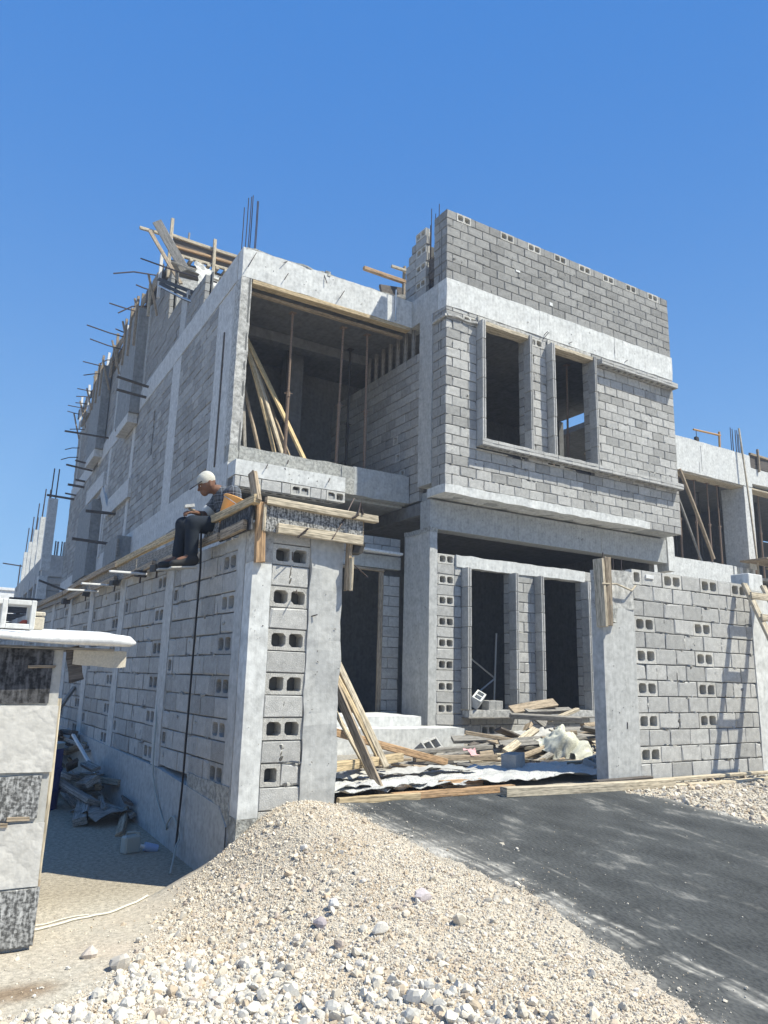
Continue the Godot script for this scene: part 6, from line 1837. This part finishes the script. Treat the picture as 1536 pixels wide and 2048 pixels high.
func build_person() -> void:
	var P := thing("person", "person in white cap and plaid shirt sitting hunched on the wall top, holding a trowel", "person", Vector3(0, 0, -1.12))
	# origin over the wall; faces -x. z+ is towards the camera: the near side is the left side
	var pel := Vector3(0.09, 3.12, 0.0)
	var waist := Vector3(0.14, 3.25, 0.0)
	var chest := Vector3(0.09, 3.40, 0.0)
	var neck := Vector3(-0.03, 3.50, 0.0)
	var head := Vector3(-0.165, 3.545, 0.0)
	var fw := Vector3(-0.9, -0.43, 0.0).normalized()      # where the face points
	var upv := Vector3(-0.43, 0.9, 0.0).normalized()
	var sL := Vector3(0.09, 3.455, 0.165)
	var sR := Vector3(0.06, 3.465, -0.165)
	var eL := Vector3(0.14, 3.24, 0.22)
	var eR := Vector3(-0.08, 3.25, -0.22)
	var hL := Vector3(0.02, 3.19, 0.33)
	var hR := Vector3(-0.25, 3.225, -0.06)
	var hipL := Vector3(0.07, 3.11, 0.09)
	var hipR := Vector3(0.07, 3.11, -0.09)
	var kL := Vector3(-0.32, 3.07, 0.1)
	var kR := Vector3(-0.36, 3.08, -0.1)
	var aL := Vector3(-0.31, 2.70, 0.1)
	var aR := Vector3(-0.38, 2.70, -0.12)
	var bones := [
		[pel, waist, 0.12, 0.115], [waist, chest, 0.115, 0.13], [chest + Vector3(0, 0, 0.07), sL, 0.09, 0.06], [chest - Vector3(0, 0, 0.07), sR, 0.09, 0.06], [chest, neck, 0.1, 0.055], [neck, head + Vector3(0.03, -0.03, 0), 0.05, 0.05],
		[sL, eL, 0.052, 0.04], [eL, hL, 0.04, 0.027], [sR, eR, 0.052, 0.04], [eR, hR, 0.04, 0.027],
		[hipL, kL, 0.085, 0.06], [kL, aL, 0.058, 0.04], [hipR, kR, 0.085, 0.06], [kR, aR, 0.058, 0.04],
		[aL, aL + Vector3(-0.13, -0.05, 0.0), 0.04, 0.03], [aR, aR + Vector3(-0.13, -0.05, 0.0), 0.04, 0.03]]
	var am := body_mesh(bones, 0.05, 0.012)
	# head: skull, jaw, nose, brows, ears; eyes and mouth as hollows and rims
	var hb := [[head, head + upv * 0.03 - fw * 0.02, 0.092, 0.088], [head - upv * 0.045 + fw * 0.03, head - upv * 0.075 + fw * 0.055, 0.062, 0.042],
		[head + fw * 0.088 + upv * 0.005, head + fw * 0.112 - upv * 0.03, 0.009, 0.014], [head - upv * 0.05 - fw * 0.02, neck, 0.055, 0.055]]
	for s in [-1.0, 1.0]:
		var sd := Vector3(0, 0, s)
		hb.append([head + fw * 0.082 + upv * 0.02 + sd * 0.015, head + fw * 0.07 + upv * 0.018 + sd * 0.045, 0.010, 0.009])
		hb.append([head + sd * 0.088 + upv * 0.018 - fw * 0.01, head + sd * 0.086 - upv * 0.028, 0.013, 0.009])
		hb.append([head + fw * 0.06 - upv * 0.02 + sd * 0.04, head + fw * 0.05 - upv * 0.03 + sd * 0.045, 0.022, 0.02])
	hb.append([head + fw * 0.086 - upv * 0.055 + Vector3(0, 0, 0.02), head + fw * 0.086 - upv * 0.055 - Vector3(0, 0, 0.02), 0.009, 0.009])
	var head_m := body_mesh(hb, 0.02, 0.005)
	var hand_l := body_mesh(hand_bones(hL, Vector3(-0.5, -0.25, 0.5), Vector3(0, 1, 0.2), 0.55, 1.0), 0.008, 0.0035)
	var hand_r := body_mesh(hand_bones(hR, Vector3(-0.9, -0.1, 0.25), Vector3(0.1, 1, 0.2), 0.6, -1.0), 0.008, 0.0035)
	var st := SurfaceTool.new()
	st.begin(Mesh.PRIMITIVE_TRIANGLES)
	for m in [am, head_m, hand_l, hand_r]: st.append_from(m, 0, Transform3D())
	put(st.commit(), "body", M.skin, P)
	# shirt
	var shirt := [[pel + Vector3(0.01, 0.02, 0), waist, 0.142, 0.14], [waist, chest, 0.14, 0.155], [chest + Vector3(0, 0, 0.07), sL, 0.105, 0.08], [chest - Vector3(0, 0, 0.07), sR, 0.105, 0.08], [chest, neck + Vector3(0.03, -0.02, 0), 0.115, 0.075], [sL, sL.lerp(eL, 0.75), 0.075, 0.075], [sR, sR.lerp(eR, 0.75), 0.075, 0.075]]
	put(body_mesh(shirt, 0.05, 0.012), "shirt", M.plaid, P)
	for a in [[sL, eL], [sR, eR]]:
		put(body_mesh([[a[0].lerp(a[1], 0.72), a[0].lerp(a[1], 0.80), 0.076, 0.077]], 0.02, 0.01), "sleeve_hem", M.glove, P)
	# trousers, boots
	put(body_mesh([[pel, pel + Vector3(0, -0.01, 0), 0.145, 0.14], [hipL, kL, 0.1, 0.078], [kL, aL + Vector3(0, 0.05, 0), 0.078, 0.07], [hipR, kR, 0.1, 0.078], [kR, aR + Vector3(0, 0.05, 0), 0.078, 0.07]], 0.045, 0.012), "trousers", M.trouser, P)
	for a in [aL, aR]:
		put(body_mesh([[a + Vector3(0.03, -0.03, 0), a + Vector3(-0.04, -0.06, 0), 0.06, 0.05], [a + Vector3(-0.04, -0.06, 0), a + Vector3(-0.18, -0.085, 0), 0.05, 0.038], [a + Vector3(0, 0.05, 0), a, 0.06, 0.055]], 0.03, 0.008), "boot", M.boot, P)
		put(box_mesh(Vector3(0.28, 0.022, 0.1), 0.01), "boot_sole", M.board_grey, P, Transform3D(Basis(Vector3(0, 0, 1), 0.12), a + Vector3(-0.075, -0.12, 0)))
	# cap: crown and peak, following the head
	var crown := body_mesh([[head + upv * 0.05 - fw * 0.005, head + upv * 0.058 - fw * 0.02, 0.098, 0.096]], 0.02, 0.006)
	put(crown, "cap", M.cap, P)
	var pk := new_st()
	add_box(pk, Vector3(0.12, 0.012, 0.15), 0.005)
	put(done(pk), "cap_peak", M.cap_dark, P, Transform3D(Basis(fw, upv, fw.cross(upv)) * Basis(Vector3(0, 0, 1), -0.3), head + fw * 0.125 + upv * 0.03))
	put(body_mesh([[head - fw * 0.045 - upv * 0.0, head - fw * 0.05 - upv * 0.04, 0.062, 0.05]], 0.02, 0.008), "hair", M.hair, P)
	for s in [-1.0, 1.0]:
		var eye := SphereMesh.new()
		eye.radius = 0.01; eye.height = 0.02
		put(eye, "eye", M.eye, P, Transform3D(Basis.IDENTITY, head + fw * 0.081 + upv * 0.004 + Vector3(0, 0, s * 0.033)))
	# what he holds, and the bucket beside him
	var t := thing("trowel", "whitish mortar-covered trowel in the seated worker's hand", "trowel", Vector3(-0.31, 3.25, -1.17))
	put(tube_mesh([Vector3(0.04, -0.01, 0.02), Vector3(-0.03, 0.0, 0.03)], 0.014, 8), "handle", M.old_wood, t)
	put(rough_mesh(Vector3(0.10, 0.03, 0.07), 0.03, 0.01), "blade", M.concrete, t, Transform3D(Basis(Vector3(0, 0, 1), 0.3), Vector3(-0.03, 0.035, 0.03)))
	var b := thing("orange_bucket", "orange plastic bucket tilted on the wall top in front of the seated worker", "bucket", Vector3(0.0, 3.06, -0.86))
	b.rotation = Vector3(0.12, 0, -0.34)
	b.scale = Vector3.ONE * 1.22
	var sb := SurfaceTool.new()
	sb.begin(Mesh.PRIMITIVE_TRIANGLES)
	var prof := [Vector2(0.001, 0.0), Vector2(0.085, 0.0), Vector2(0.125, 0.235), Vector2(0.135, 0.245), Vector2(0.132, 0.252), Vector2(0.12, 0.245), Vector2(0.08, 0.012), Vector2(0.001, 0.012)]
	for i in 33:
		for q in prof: sb.add_vertex(Vector3(cos(TAU * i / 32.0) * q.x, q.y, sin(TAU * i / 32.0) * q.x))
	for i in 32:
		for k in 7:
			var a := i * 8 + k
			for q in [a, a + 1, a + 8, a + 1, a + 9, a + 8]: sb.add_index(q)
	sb.generate_normals()
	put(sb.commit(), "bucket_body", M.orange_plastic, b)
	put(tube_mesh([Vector3(0.128, 0.23, 0), Vector3(0.1, 0.2, 0.11), Vector3(0, 0.18, 0.145), Vector3(-0.1, 0.2, 0.11), Vector3(-0.128, 0.23, 0)], 0.004, 5), "bail", M.galv, b)

func _ready() -> void:
	rng.seed = 7
	# camera
	var cam := Camera3D.new()
	cam.name = "camera"
	cam_basis = Basis(Vector3.UP, -0.543852) * Basis(Vector3.RIGHT, 0.218269) * Basis(Vector3(0, 0, 1), 0.0252528)
	cam.transform = Transform3D(cam_basis, CAM)
	cam.fov = 68.58
	cam.near = 0.05
	cam.far = 1500.0
	add_child(cam)
	cam.current = true
	# sky, sun, exposure
	var sky := ProceduralSkyMaterial.new()
	sky.sky_top_color = Color(0.034, 0.133, 0.375).linear_to_srgb()
	sky.sky_horizon_color = Color(0.225, 0.40, 0.585).linear_to_srgb()
	sky.sky_curve = 0.22
	sky.sky_energy_multiplier = 1.0
	sky.ground_bottom_color = Color(0.36, 0.3, 0.22).linear_to_srgb()
	sky.ground_horizon_color = Color(0.45, 0.5, 0.55).linear_to_srgb()
	sky.sun_angle_max = 1.0
	var env := Environment.new()
	env.background_mode = Environment.BG_SKY
	env.sky = Sky.new()
	env.sky.sky_material = sky
	env.tonemap_mode = Environment.TONE_MAPPER_LINEAR
	env.tonemap_exposure = 1.8
	env.fog_enabled = true
	env.fog_density = 0.002
	env.fog_light_color = Color(0.86, 0.91, 1.0)
	env.sdfgi_enabled = true
	env.ssao_enabled = true
	env.ssil_enabled = true
	var we := WorldEnvironment.new()
	we.name = "world"
	we.environment = env
	add_child(we)
	var sun := DirectionalLight3D.new()
	sun.name = "sun"
	sun.light_energy = 1.4
	sun.light_color = Color(0.985, 0.968, 0.90)
	sun.light_angular_distance = 0.5
	sun.shadow_enabled = true
	add_child(sun)
	sun.look_at_from_position(Vector3.ZERO, Vector3(-0.98, -2.06, -1.0), Vector3.UP)
	build_materials()
	build_blocks()
	build_ground()
	build_asphalt()
	build_villa()
	build_left_wall()
	build_right_wall()
	build_neighbour()
	build_far()
	build_shed()
	build_wall_forms()
	build_upper_room_items()
	build_roof_items()
	build_ladder()
	build_yard()
	build_alley()
	build_person()
	build_gravel()
